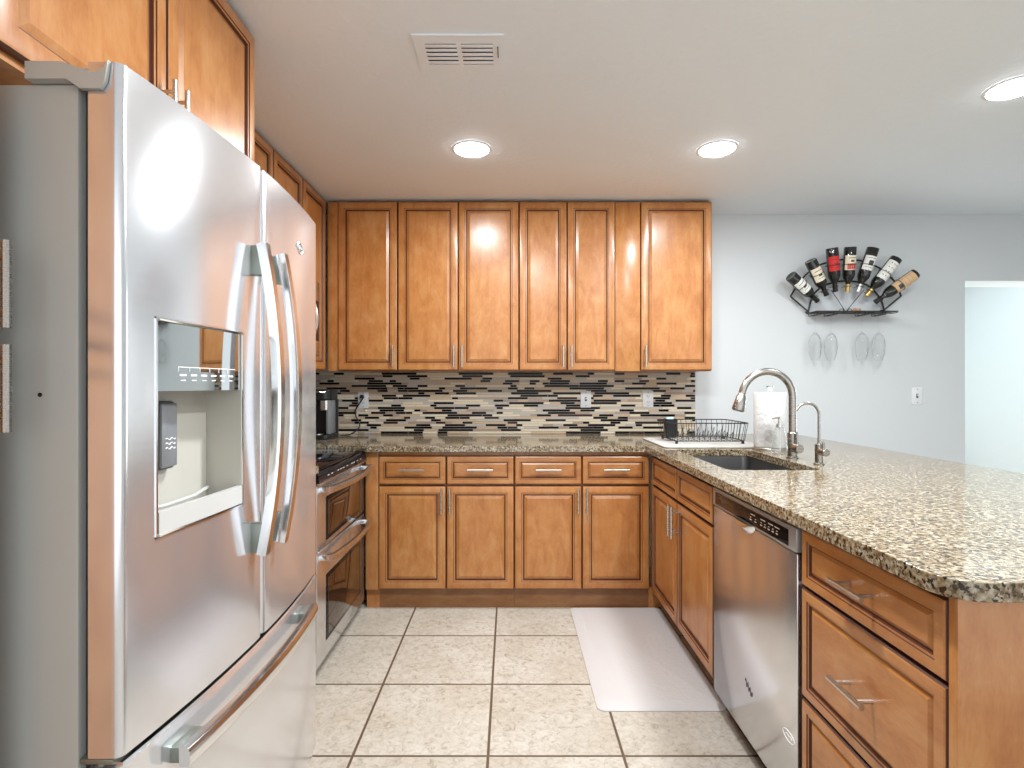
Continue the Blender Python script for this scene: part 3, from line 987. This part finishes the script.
MB().lathe([(0, zb + 0.004), (0.03, zb + 0.003), (0.045, zb + 0.006), (0.05, zb + 0.001)], (1.0525, 2.6), 24).build('drain', M['steelh'], sk)

# main faucet
fx, fy = 1.302, 2.535
fc = thing('sink_faucet', 'tall brushed gooseneck pull-down faucet behind the sink', 'faucet', (fx, fy, 0.92))
MB().lathe([(0, 0.9205), (0.027, 0.9205), (0.027, 0.926), (0.0215, 0.929), (0.0215, 1.035), (0.0165, 1.04), (0, 1.04)], (fx, fy), 24).build('base', M['faucet'], fc)
R = 0.116
pts = [(fx, fy, 1.03), (fx, fy, 1.12), (fx, fy, 1.20)]
for i in range(1, 17):
    t = math.radians(168 * i / 16)
    pts.append((fx - R + R * math.cos(t), fy, 1.203 + R * math.sin(t)))
e = Vector(pts[-1]); t_ = Vector((-math.sin(math.radians(168)), 0, math.cos(math.radians(168)))).normalized()
t_ = Vector((-0.24, 0, -0.97)).normalized()
pts.append(tuple(e + t_ * 0.012))
MB().tube(pts, 0.0165, 14).build('neck', M['faucet'], fc)
h0 = e + t_ * 0.008
prof = [(0.0, 0.0165), (0.010, 0.018), (0.018, 0.0225), (0.076, 0.0285), (0.082, 0.027)]
hd = MB().tube([tuple(h0 + t_ * q) for q, r in prof], [r for q, r in prof], 18).build('spray_head', M['faucet'], fc)
MB().tube([tuple(h0 + t_ * 0.0815), tuple(h0 + t_ * 0.085)], 0.023, 16).build('nozzle', M['darkgrey'], hd)
ax = Vector((0.12, -0.99, 0)).normalized()
c0 = Vector((fx, fy, 0.968))
hb = MB().tube([tuple(c0 + ax * 0.015), tuple(c0 + ax * 0.052), tuple(c0 + ax * 0.055)], [0.0205, 0.0205, 0.019], 18).build('handle', M['faucet'], fc)
MB().tube([tuple(c0 + ax * 0.036 + Vector((0, 0, 0.015))), tuple(c0 + ax * 0.030 + Vector((0, 0, 0.075)))], [0.007, 0.0055], 10).build('lever', M['faucet'], hb)

# drinking water faucet
gx, gy = 1.312, 2.335
ff = thing('filter_faucet', 'small slim drinking water faucet in front of the gooseneck one', 'faucet', (gx, gy, 0.92))
MB().lathe([(0, 0.9205), (0.022, 0.9205), (0.022, 0.925), (0.0165, 0.928), (0.0165, 1.005), (0.010, 1.009), (0, 1.009)], (gx, gy), 20).build('base', M['faucet'], ff)
R2 = 0.050
pts = [(gx, gy, 1.0), (gx, gy, 1.07), (gx, gy, 1.128)]
for i in range(1, 15):
    t = math.radians(160 * i / 14)
    pts.append((gx - R2 + R2 * math.cos(t), gy, 1.130 + R2 * math.sin(t)))
MB().tube(pts, 0.0058, 12).build('spout', M['faucet'], ff)
c0 = Vector((gx, gy, 0.975))
hb = MB().tube([tuple(c0 + ax * 0.012), tuple(c0 + ax * 0.046), tuple(c0 + ax * 0.048)], [0.0165, 0.0165, 0.015], 16).build('handle', M['faucet'], ff)
MB().tube([tuple(c0 + ax * 0.030 + Vector((0, 0, 0.012))), tuple(c0 + ax * 0.028 + Vector((0, 0, 0.042)))], 0.005, 8).build('lever', M['faucet'], hb)

# paper towel
tx, ty = 1.357, 2.87
th = thing('paper_towel_holder', 'upright metal paper towel holder behind the sink', 'paper towel holder', (tx, ty, 0.92))
MB().lathe([(0, 0.9205), (0.085, 0.9205), (0.085, 0.930), (0.08, 0.934), (0, 0.934)], (tx, ty), 32).build('base', M['nickel'], th)
MB().lathe([(0.007, 0.93), (0.007, 1.228), (0, 1.228)], (tx, ty), 12).build('post', M['nickel'], th)
MB().lathe([(0, 1.224), (0.010, 1.224), (0.012, 1.236), (0.0185, 1.246), (0.0185, 1.252), (0, 1.253)], (tx, ty), 16).build('knob', M['steelh'], th)
mb = MB().lathe([(0.02, 0.9355), (0.078, 0.9355), (0.079, 0.94), (0.079, 1.214), (0.077, 1.218), (0.02, 1.218), (0.02, 0.9355)], (tx, ty), 40)
tag(mb.build('paper_towel_roll', M['paper']), 'white quilted paper towel roll standing on its metal holder', 'paper towels')

# soap dispenser
sx, sy = 1.318, 2.69
so = thing('soap_dispenser', 'clear conical glass soap dispenser beside the gooseneck faucet', 'soap dispenser', (sx, sy, 0.92))
MB().lathe([(0, 0.9215), (0.034, 0.9215), (0.037, 0.926), (0.034, 0.96), (0.0245, 1.035), (0.018, 1.05), (0.013, 1.054)], (sx, sy), 24).build('bottle', M['soap'], so)
MB().lathe([(0.0145, 1.050), (0.0145, 1.066), (0.006, 1.068), (0.006, 1.092), (0, 1.092)], (sx, sy), 16).tube([(sx, sy, 1.095), (sx - 0.01, sy, 1.097), (sx - 0.034, sy, 1.091)], [0.006, 0.005, 0.004], 8).build('pump', M['steelh'], so)
MB().tube([(sx, sy, 1.05), (sx + 0.004, sy, 0.93)], 0.002, 6).build('dip_tube', M['mark'], so)

# drying mat, dish rack, cup, sponge
mb = MB().prism(rrect(0.825, 1.375, 2.93, 3.44, 0.03), 0.9205, 0.929)
tag(mb.build('drying_mat', M['drymat'], bevel=0.003), 'white drying mat under the dish rack on the granite corner', 'mat')
dr = thing('dish_rack', 'black wire dish rack on the white mat beside the sink', 'dish rack', (1.17, 3.2, 0.93))
bx0, bx1, by0, by1 = 0.920, 1.310, 3.06, 3.36
tx0, tx1, ty0, ty1 = 0.905, 1.325, 3.04, 3.39
zb0, zt0 = 0.945, 1.045
mb = MB()


def loop3(x0, x1, y0, y1, z, r):
    return [(x, y, z) for x, y in rrect(x0, x1, y0, y1, r, 4)]


mb.tube(loop3(tx0, tx1, ty0, ty1, zt0, 0.03), 0.0032, 8, closed=True)
mb.tube(loop3(bx0, bx1, by0, by1, zb0, 0.02), 0.0026, 8, closed=True)
wr = MB()
for i in range(13):
    f = i / 12
    xb, xt = bx0 + 0.012 + (bx1 - bx0 - 0.024) * f, tx0 + 0.02 + (tx1 - tx0 - 0.04) * f
    wr.tube([(xt, ty0, zt0), (xb, by0, zb0), (xb, by1, zb0), (xt, ty1, zt0)], 0.0016, 6)
for i in range(8):
    f = i / 7
    yb, yt = by0 + 0.015 + (by1 - by0 - 0.03) * f, ty0 + 0.02 + (ty1 - ty0 - 0.04) * f
    wr.tube([(tx0, yt, zt0), (bx0, yb, zb0)], 0.0016, 6)
    wr.tube([(tx1, yt, zt0), (bx1, yb, zb0)], 0.0016, 6)
for row, yy in enumerate((3.15, 3.27)):                       # upright plate loops
    for i in range(10):
        x = 0.985 + 0.031 * i
        big = i % 3 == 1
        hgt = 0.062 if big else 0.042
        wr.tube([(x, yy - 0.012, zb0)] + [(x + 0.012 * math.sin(PI * k / 8), yy - 0.012 + 0.024 * k / 8, zb0 + hgt * math.sin(PI * k / 8)) for k in range(1, 8)] + [(x, yy + 0.012, zb0)], 0.0014, 6)
mb.build('rim', M['iron'], dr)
wr.build('wires', M['iron'], dr)
for x, y in ((bx0 + 0.01, by0 + 0.01), (bx1 - 0.01, by0 + 0.01), (bx0 + 0.01, by1 - 0.01), (bx1 - 0.01, by1 - 0.01)):
    MB().lathe([(0, 0.9295), (0.008, 0.9295), (0.009, 0.94), (0.005, 0.946), (0, 0.946)], (x, y), 10).build('foot', M['black'], dr)
ux, uy = 0.945, 3.24
mb = MB()
a = rrect(-0.030, 0.030, -0.026, 0.026, 0.01)
b_ = rrect(-0.037, 0.037, -0.032, 0.032, 0.012)
c_ = rrect(-0.034, 0.034, -0.029, 0.029, 0.011)
n = len(a)
vs = [(ux + x, uy + y, 0.948) for x, y in a] + [(ux + x, uy + y, 1.058) for x, y in b_] + [(ux + x, uy + y, 1.058) for x, y in c_] + [(ux + x * .95, uy + y * .95, 0.952) for x, y in a]
mb.add(vs, [(j * n + i, j * n + (i + 1) % n, (j + 1) * n + (i + 1) % n, (j + 1) * n + i) for j in range(3) for i in range(n)] + [tuple(range(n))[::-1], tuple(range(3 * n, 4 * n))])
tag(mb.build('utensil_cup', M['black']), 'black plastic utensil cup standing in the dish rack', 'cup')
mb = MB().box(ux - 0.026, ux + 0.016, uy - 0.016, uy + 0.012, 0.985, 1.068, b=0.005)
tag(mb.build('sponge', M['blue']), 'pale blue scrub sponge poking out of the black utensil cup', 'sponge')

# coffee maker
km = thing('coffee_maker', 'black and silver pod coffee maker in the corner of the counter', 'coffee maker', (-1.18, 3.5, 0.92))
kx0, kx1, kf, kb = -1.335, -1.112, 3.39, 3.61
kc = (kx0 + kx1) / 2
mb = MB().prism(rrect(kx0, kx1 + 0.002, kf - 0.008, kb, 0.05), 0.921, 0.948)
mb.build('base', M['black'], km, bevel=0.004)
MB().prism(rrect(kc - 0.06, kc + 0.06, kf + 0.005, kf + 0.13, 0.03), 0.9485, 0.954).build('drip_tray', M['satin'], km)
mb = MB().prism(rrect(kx0 + 0.002, kx1 - 0.004, kf + 0.15, kb - 0.005, 0.03), 0.947, 1.165)
mb.build('tower', M['black'], km)
mb = MB()
for x0, x1 in ((kx0 + 0.006, kx0 + 0.030), (kx1 - 0.036, kx1 - 0.012)):
    MB().box(x0, x1, kf + 0.035, kf + 0.16, 0.948, 1.175, b=0.008).build('side_column', M['midgrey'], km)
mb = MB().prism(rrect(kx0 + 0.003, kx1 - 0.004, kf + 0.012, kb - 0.006, 0.05), 1.16, 1.230)
mb.build('head', M['black'], km, bevel=0.010)
mb = MB().lathe([(0, 1.098), (0.030, 1.098), (0.034, 1.103), (0.035, 1.170), (0, 1.170)], (kc + 0.066, kf + 0.062), 28)
mb.build('brew_collar', M['satin'], km)
mb = MB().tube([(kx0 + 0.03, kf + 0.03, 1.208), (kx0 + 0.06, kf + 0.002, 1.213), (kc, kf - 0.004, 1.215), (kx1 - 0.06, kf + 0.002, 1.213), (kx1 - 0.03, kf + 0.03, 1.208)], 0.008, 10)
mb.build('handle', M['satin'], km)

# ------------------------------------------------------------------ outlets, switches
def plate(name, label, cat, F, u, v, kind, group=None):
    r = thing(name, label, cat, F(u, v - 0.057, 0), group)
    MB().box(u - 0.036, u + 0.036, v - 0.058, v + 0.058, 0, 0.006, F=F, b=0.002).build('cover_plate', M['plate'], r)
    if kind == 'duplex':
        for dv in (-0.02, 0.02):
            o = MB().box(u - 0.016, u + 0.016, v + dv - 0.014, v + dv + 0.014, 0.006, 0.0075, F=F, b=0.001).build('socket', M['plate'], r)
            mb = MB().box(u - 0.008, u - 0.005, v + dv - 0.003, v + dv + 0.007, 0.0074, 0.008, F=F).box(u + 0.005, u + 0.008, v + dv - 0.003, v + dv + 0.007, 0.0074, 0.008, F=F)
            mb.box(u - 0.002, u + 0.002, v + dv - 0.010, v + dv - 0.006, 0.0074, 0.008, F=F)
            mb.build('slots', M['platedark'], o)
    else:
        o = MB().box(u - 0.007, u + 0.007, v - 0.014, v + 0.014, 0.006, 0.008, F=F).build('switch_slot', M['platedark'], r)
        MB().box(u - 0.004, u + 0.004, v - 0.002, v + 0.010, 0.008, 0.018, F=F, b=0.0015).build('toggle', M['plate'], r)
    mb = MB()
    for dv in (-0.045, 0.045):
        mb.box(u - 0.003, u + 0.003, v + dv - 0.003, v + dv + 0.003, 0.006, 0.0068, F=F, b=0.001)
    mb.build('screw', M['midgrey'], r)
    return r


FT = f_back(3.789)
plate('wall_outlet', 'white outlet on the backsplash with the black cord plugged in', 'outlet', FT, -1.01, 1.155, 'duplex')
plate('light_switch', 'white toggle switch plate in the middle of the backsplash', 'light switch', FT, 0.522, 1.160, 'switch')
plate('wall_outlet', 'white outlet on the backsplash above the utensil cup', 'outlet', FT, 0.950, 1.160, 'duplex')
plate('wall_outlet', 'white outlet on the grey wall right of the wine rack', 'outlet', f_back(3.7995), 2.809, 1.182, 'switch')
w = thing('power_cord', 'black power cord hanging from the backsplash outlet to the coffee maker', 'cord', (-1.01, 3.77, 1.175))
MB().box(-1.026, -1.000, 3.752, 3.780, 1.166, 1.190, b=0.004).build('plug', M['black'], w)
pts = [at(363.7, 397, 3.755), at(358.3, 405, 3.745), at(355, 411.6, 3.74), at(357, 418.7, 3.74), at(359.8, 425, 3.74), at(356.6, 430.5, 3.72), at(351, 433.9, 3.69)]
pts += [Vector((-1.068, 3.64, 0.9255)), Vector((-1.112, 3.60, 0.9265))]
sm_ = []
for i in range(len(pts) - 1):
    p0, p1, p2, p3 = pts[max(i - 1, 0)], pts[i], pts[i + 1], pts[min(i + 2, len(pts) - 1)]
    for k in range(5):
        t = k / 5
        sm_.append(0.5 * ((2 * p1) + (p2 - p0) * t + (2 * p0 - 5 * p1 + 4 * p2 - p3) * t * t + (3 * p1 - p0 - 3 * p2 + p3) * t ** 3))
sm_.append(pts[-1])
MB().tube([tuple(p) for p in sm_], 0.0045, 8).build('wire', M['black'], w)

# ------------------------------------------------------------------ floor mat
mb = MB()
a = rrect(0.338, 0.842, 2.115, 3.095, 0.03)
b_ = rrect(0.345, 0.835, 2.122, 3.088, 0.028)
c_ = rrect(0.388, 0.792, 2.165, 3.05, 0.012)
n = len(a)
vs = [(x, y, 0.0005) for x, y in a] + [(x, y, 0.004) for x, y in a] + [(x, y, 0.006) for x, y in b_] + [(x, y, 0.017) for x, y in c_]
mb.add(vs, [(j * n + i, j * n + (i + 1) % n, (j + 1) * n + (i + 1) % n, (j + 1) * n + i) for j in range(3) for i in range(n)] + [tuple(range(n))[::-1], tuple(range(3 * n, 4 * n))])
fm = tag(mb.build('floor_mat', M['matfab'], angle=15), 'light grey cushioned anti-fatigue mat on the tiles before the sink cabinet', 'mat')

# ------------------------------------------------------------------ ceiling fixtures
def downlight(x, y, label):
    r = thing('recessed_light', label, 'ceiling light', (x, y, CEIL), 'recessed ceiling lights')
    MB().lathe([(0.100, CEIL - 0.0005), (0.100, CEIL - 0.003), (0.094, CEIL - 0.005), (0.086, CEIL - 0.006), (0.082, CEIL - 0.0005)], (x, y), 40).build('trim_ring', M['plate'], r)
    MB().lathe([(0.085, CEIL - 0.0005), (0.085, CEIL - 0.008), (0.070, CEIL - 0.015), (0.035, CEIL - 0.020), (0, CEIL - 0.021)], (x, y), 40).build('diffuser', M['lampface'], r)
    area_light('lamp_glow', (0, 0, -0.026), (0, 0, 0), 0.14, 0.14, LAMP_W, LAMP_COL, 'DISK', r)
    return r


downlight(-0.19, 2.735, 'lit recessed ceiling light nearest the refrigerator')
downlight(1.03, 2.735, 'lit recessed ceiling light above the sink peninsula')
downlight(1.99, 2.17, 'lit recessed ceiling light cut by the right edge of the photo')

vx0, vx1, vy0, vy1 = -0.330, -0.022, 1.838, 2.048
vt = thing('ceiling_vent', 'white rectangular air vent with two louvre banks in the ceiling', 'vent', ((vx0 + vx1) / 2, (vy0 + vy1) / 2, CEIL))
mb = MB()
z0, z1 = CEIL - 0.007, CEIL - 0.0005
ix0, ix1, iy0, iy1 = vx0 + 0.036, vx1 - 0.038, vy0 + 0.045, vy1 - 0.042
mid = (ix0 + ix1) / 2
mb.box(vx0, ix0, vy0, vy1, z0, z1).box(ix1, vx1, vy0, vy1, z0, z1).box(ix0, ix1, vy0, iy0, z0, z1).box(ix0, ix1, iy1, vy1, z0, z1).box(mid - 0.008, mid + 0.008, iy0, iy1, z0, z1)
mb.build('frame', M['ventwhite'], vt)
for a0, a1 in ((ix0, mid - 0.008), (mid + 0.008, ix1)):
    mb = MB()
    for k in range(5):
        y = iy0 + 0.013 + (iy1 - iy0 - 0.026) * k / 4
        mb.box(a0, a1, y - 0.0075, y + 0.0075, z0 - 0.001 + 0.001 * (k % 2), z0 + 0.002, b=0.0008)
    mb.build('louvres', M['ventwhite'], vt)
MB().box(ix0 - 0.001, ix1 + 0.001, iy0 - 0.001, iy1 + 0.001, CEIL - 0.0012, CEIL - 0.0003).build('duct_shade_sheet', M['ductshade'], vt)  # dark sheet added for the shade between the louvres
MB().box(vx1 - 0.022, vx1 - 0.018, vy0 + 0.06, vy0 + 0.12, z0 - 0.004, z0).build('lever', M['midgrey'], vt)

# ------------------------------------------------------------------ wine rack
WY = 3.765
wcx = 2.303
wr_ = thing('wine_rack', 'black iron fan-shaped wine rack with stemware shelf on the grey wall', 'wine rack', (wcx, 3.79, 1.72))
sz = 1.750
AI = [(808.3, 311.7), (810.5, 302), (814.6, 293), (820, 288), (827, 284.3), (837, 281.6), (846.9, 280.8), (857, 281.8), (866.7, 284.8), (873, 289.5), (878, 295.5), (882, 302.5), (884, 310)]
AO = [(790.6, 296.5), (797, 285), (805.5, 275), (813, 268.8), (820.8, 264.5), (831, 261.2), (841.7, 259.6), (852, 259.4), (860.4, 260.6), (870, 263.3), (879.2, 267.9), (887.5, 274), (893.7, 280.4), (898, 288), (901, 296)]
ain = [tuple(at(x, y, WY)) for x, y in AI]
aout = [tuple(at(x, y, WY)) for x, y in AO]
MB().tube([(ain[0][0], WY, sz)] + ain + [(ain[-1][0], WY, sz)], 0.0065, 8).build('inner_arc', M['iron'], wr_)
MB().tube(aout, 0.006, 8).build('outer_arc', M['iron'], wr_)
for p, q in ((aout[0], ain[0]), (aout[-1], ain[-1])):
    MB().tube([p, q], 0.0055, 8).build('end_link', M['iron'], wr_)
mb = MB()
for p in (ain[0], ain[-1], aout[3], aout[-4]):
    mb.tube([p, (p[0], 3.7995, p[2])], 0.005, 8)
mb.build('wall_bracket', M['iron'], wr_)
hx, hz_ = at(847, 309, WY)[0], 1.75
mb = MB()
for s_, px in ((-1, 831), (1, 864)):
    a = at(px, 290, WY); b_ = Vector((wcx - 0.005 + s_ * 0.004, WY, sz + 0.012))
    mb.tube([tuple(a), tuple(a.lerp(b_, 0.5) + Vector((-s_ * 0.002, 0, 0))), tuple(b_)], 0.0022, 6)
    cpt = Vector((wcx - 0.005 + s_ * 0.028, WY, sz + 0.012))
    mb.tube([tuple(cpt + Vector((0.016 * math.cos(PI * k / 8), 0, 0.016 * math.sin(PI * k / 8)))) for k in range(9)], 0.002, 6)
mb.build('scroll', M['iron'], wr_)
shx0, shx1, shy0, shy1 = 2.041, 2.589, 3.665, 3.79
mb = MB().box(shx0, shx1, shy0, shy1, sz - 0.004, sz + 0.003, b=0.0015)
mb.build('shelf', M['iron'], wr_)
mb = MB()
for yy in (shy0 + 0.006,):
    mb.tube([(shx0 + (shx1 - shx0) * i / 60, yy, sz - 0.011 - 0.009 * abs(math.sin(PI * 6 * i / 60)) + 0.004) for i in range(61)], 0.0025, 6)
mb.build('scalloped_wire', M['iron'], wr_)
gxs = (2.053 + 0.012, 2.167 + 0.006, 2.383, 2.496)
for g_ in gxs:                                                # each glass hangs between two rails
    mb = MB()
    for s_ in (-1, 1):
        mb.tube([(g_ + s_ * 0.013, shy0 + 0.004, sz - 0.006), (g_ + s_ * 0.011, shy0 + 0.006, sz - 0.021), (g_ + s_ * 0.010, shy1 - 0.01, sz - 0.021), (g_ + s_ * 0.010, shy1 - 0.004, sz - 0.006)], 0.0022, 6)
    mb.build('stemware_rail', M['iron'], wr_)

BOT = [((790.6, 275.8), (817.7, 301.3), 'lab_white', None, 'wine bottle with a white label, lowest of the rack on the refrigerator side', 0),
       ((810.4, 260.6), (826.7, 295.4), 'lab_cream', None, 'tilted wine bottle with a cream label beside the red-labelled one', 0),
       ((831.9, 248.0), (835.4, 291.9), 'lab_red', None, 'wine bottle with a bright red label in the rack', 0),
       ((850.4, 247.0), (847.3, 291.9), 'lab_cream', 'foil_gold', 'upright wine bottle with a cream and red label and gold neck', 2),
       ((873.3, 248.0), (857.9, 291.9), 'lab_white', 'foil_grey', 'wine bottle with a white label, dark emblem and silver neck', 1),
       ((896.5, 258.5), (866.2, 296.0), 'lab_white', 'foil_gold', 'steeply tilted wine bottle with a white label and gold neck', 3),
       ((915.6, 273.7), (875.0, 302.3), 'lab_tan', None, 'wine bottle with a tan label and black neck, lowest on the doorway side', 4)]
br = []
ring_mb = []
for (bx, by), (nx, ny), lab, foil, text, deco in BOT:
    B = at(bx, by, 3.655); N = at(nx, ny, 3.705)
    L = (N - B).length
    zc = (N - B).normalized(); yc = (Vector((0, 1, 0)) - zc * zc.y).normalized(); xc = yc.cross(zc)
    rot = Matrix((xc, yc, zc)).transposed()
    o = thing('wine_bottle', text, 'wine bottle', B, 'bottles in the wine rack')
    o.rotation_mode = 'QUATERNION'; o.rotation_quaternion = rot.to_quaternion()
    k = L / 0.30
    r = 0.0375
    prof = [(0, 0.004), (0.03, 0.001), (r - 0.002, 0), (r, 0.004), (r, 0.185 * k), (r * .93, 0.20 * k), (r * .66, 0.222 * k), (0.0155, 0.238 * k), (0.0145, 0.25 * k), (0.0142, 0.285 * k), (0.016, 0.286 * k), (0.016, 0.298 * k), (0.0, 0.30 * k)]
    MB().lathe(prof, (0, 0), 28).build('bottle_glass', M['bottleglass'], o, local=True)
    c0 = -PI / 2
    sp = 1.25
    lz0, lz1 = 0.055, 0.150
    if deco == 4: lz0, lz1 = 0.018, 0.165
    if deco == 3: lz0, lz1 = 0.03, 0.165
    lb = MB().lathe([(r + 0.0001, lz0), (r + 0.0006, lz0), (r + 0.0006, lz1), (r + 0.0001, lz1)], (0, 0), 16, a0=c0 - sp, a1=c0 + sp).build('label', M[lab], o, local=True)
    mk = MB(); mm = [M['darkmark']]
    def patch(z0, z1, a, b, m=0):
        mk.lathe([(r + 0.0009, z0), (r + 0.0009, z1)], (0, 0), 6, m, a0=c0 + a, a1=c0 + b)
    if deco == 0:
        patch(0.075, 0.079, -0.7, 0.7); patch(0.10, 0.116, -0.35, 0.35); patch(0.128, 0.131, -0.6, 0.6)
    elif deco == 1:
        patch(0.085, 0.118, -0.4, 0.4); patch(0.068, 0.071, -0.7, 0.7); patch(0.13, 0.133, -0.7, 0.7)
    elif deco == 2:
        mm = [M['darkmark'], M['lab_pink']]
        patch(0.108, 0.146, -0.8, 0.8, 1); patch(0.070, 0.074, -0.6, 0.6); patch(0.085, 0.098, -0.3, 0.3)
    elif deco == 3:
        for q in range(4):
            for a in (-0.6, -0.1, 0.4):
                patch(0.045 + q * 0.03, 0.050 + q * 0.03, a, a + 0.2)
    else:
        for q in (0.045, 0.07, 0.095):
            patch(q, q + 0.003, -1.2, 1.2)
        patch(0.118, 0.145, -0.5, 0.3)
    mk.build('print', mm, lb, local=True)
    MB().lathe([(0.0152, 0.247 * k), (0.0150, 0.284 * k), (0.0168, 0.285 * k), (0.0168, 0.299 * k), (0.0, 0.302 * k)], (0, 0), 20).build('neck_foil', M[foil] if foil else M['black'], o, local=True)
    for zz, rr in ((0.115 * k, r + 0.004), (0.262 * k, 0.021)):      # wire rings that hold the bottle
        cpt = B + zc * zz
        ring = [tuple(cpt + xc * rr * math.cos(2 * PI * q / 24) + yc * rr * math.sin(2 * PI * q / 24)) for q in range(24)]
        mb = MB().tube(ring, 0.002, 6, closed=True)
        p = cpt + yc * rr
        mb.tube([tuple(p), (p.x, WY, p.z)], 0.002, 6)
        mb.build('bottle_ring', M['iron'], wr_)

gt = ['wine glass hanging under the rack, first from the refrigerator side', 'wine glass hanging under the rack, second from the refrigerator side',
      'wine glass hanging under the rack, second from the doorway side', 'wine glass hanging under the rack, first from the doorway side']
gz = sz - 0.0145
prof = [(0.0, 0.0), (0.031, -0.001), (0.031, -0.0025), (0.012, -0.005), (0.0045, -0.012), (0.0035, -0.05), (0.0038, -0.105), (0.012, -0.116), (0.028, -0.135), (0.037, -0.165), (0.0385, -0.20), (0.035, -0.245), (0.0295, -0.283),
        (0.0285, -0.283), (0.034, -0.245), (0.0375, -0.20), (0.036, -0.165), (0.027, -0.137), (0.010, -0.118), (0.0, -0.114)]
prof = [(r * (0.78 if k in (12, 13) else 1.06), z * 1.10) for k, (r, z) in enumerate(prof)]
g0 = thing('wine_glass', gt[0], 'wine glass', (gxs[0], 3.725, gz), 'glasses hanging under the wine rack')
MB().lathe(prof[:7] + [(0.0, -0.117)], (0, 0), 24).build('stem', M['glass'], g0, local=True)
MB().lathe(prof[6:], (0, 0), 24).build('bowl', M['glass'], g0, local=True)
for x, t in zip(gxs[1:], gt[1:]):
    c = copy_tree(g0); c.location = (x, 3.725, gz); c['label'] = t
for k, (ox, oz) in enumerate(((0.0, 0.0), (0.026, 0.0))):
    px = wcx + 0.008 + ox
    mb = MB().tube([(px, 3.70, sz + 0.0135), (px + 0.021, 3.708, sz + 0.0135)], 0.010, 12)
    tag(mb.build('cork', M['cork']), ['tan cork lying on the wine rack shelf, nearer the refrigerator', 'tan cork lying on the wine rack shelf, nearer the doorway'][k], 'cork', 'corks on the wine rack shelf')
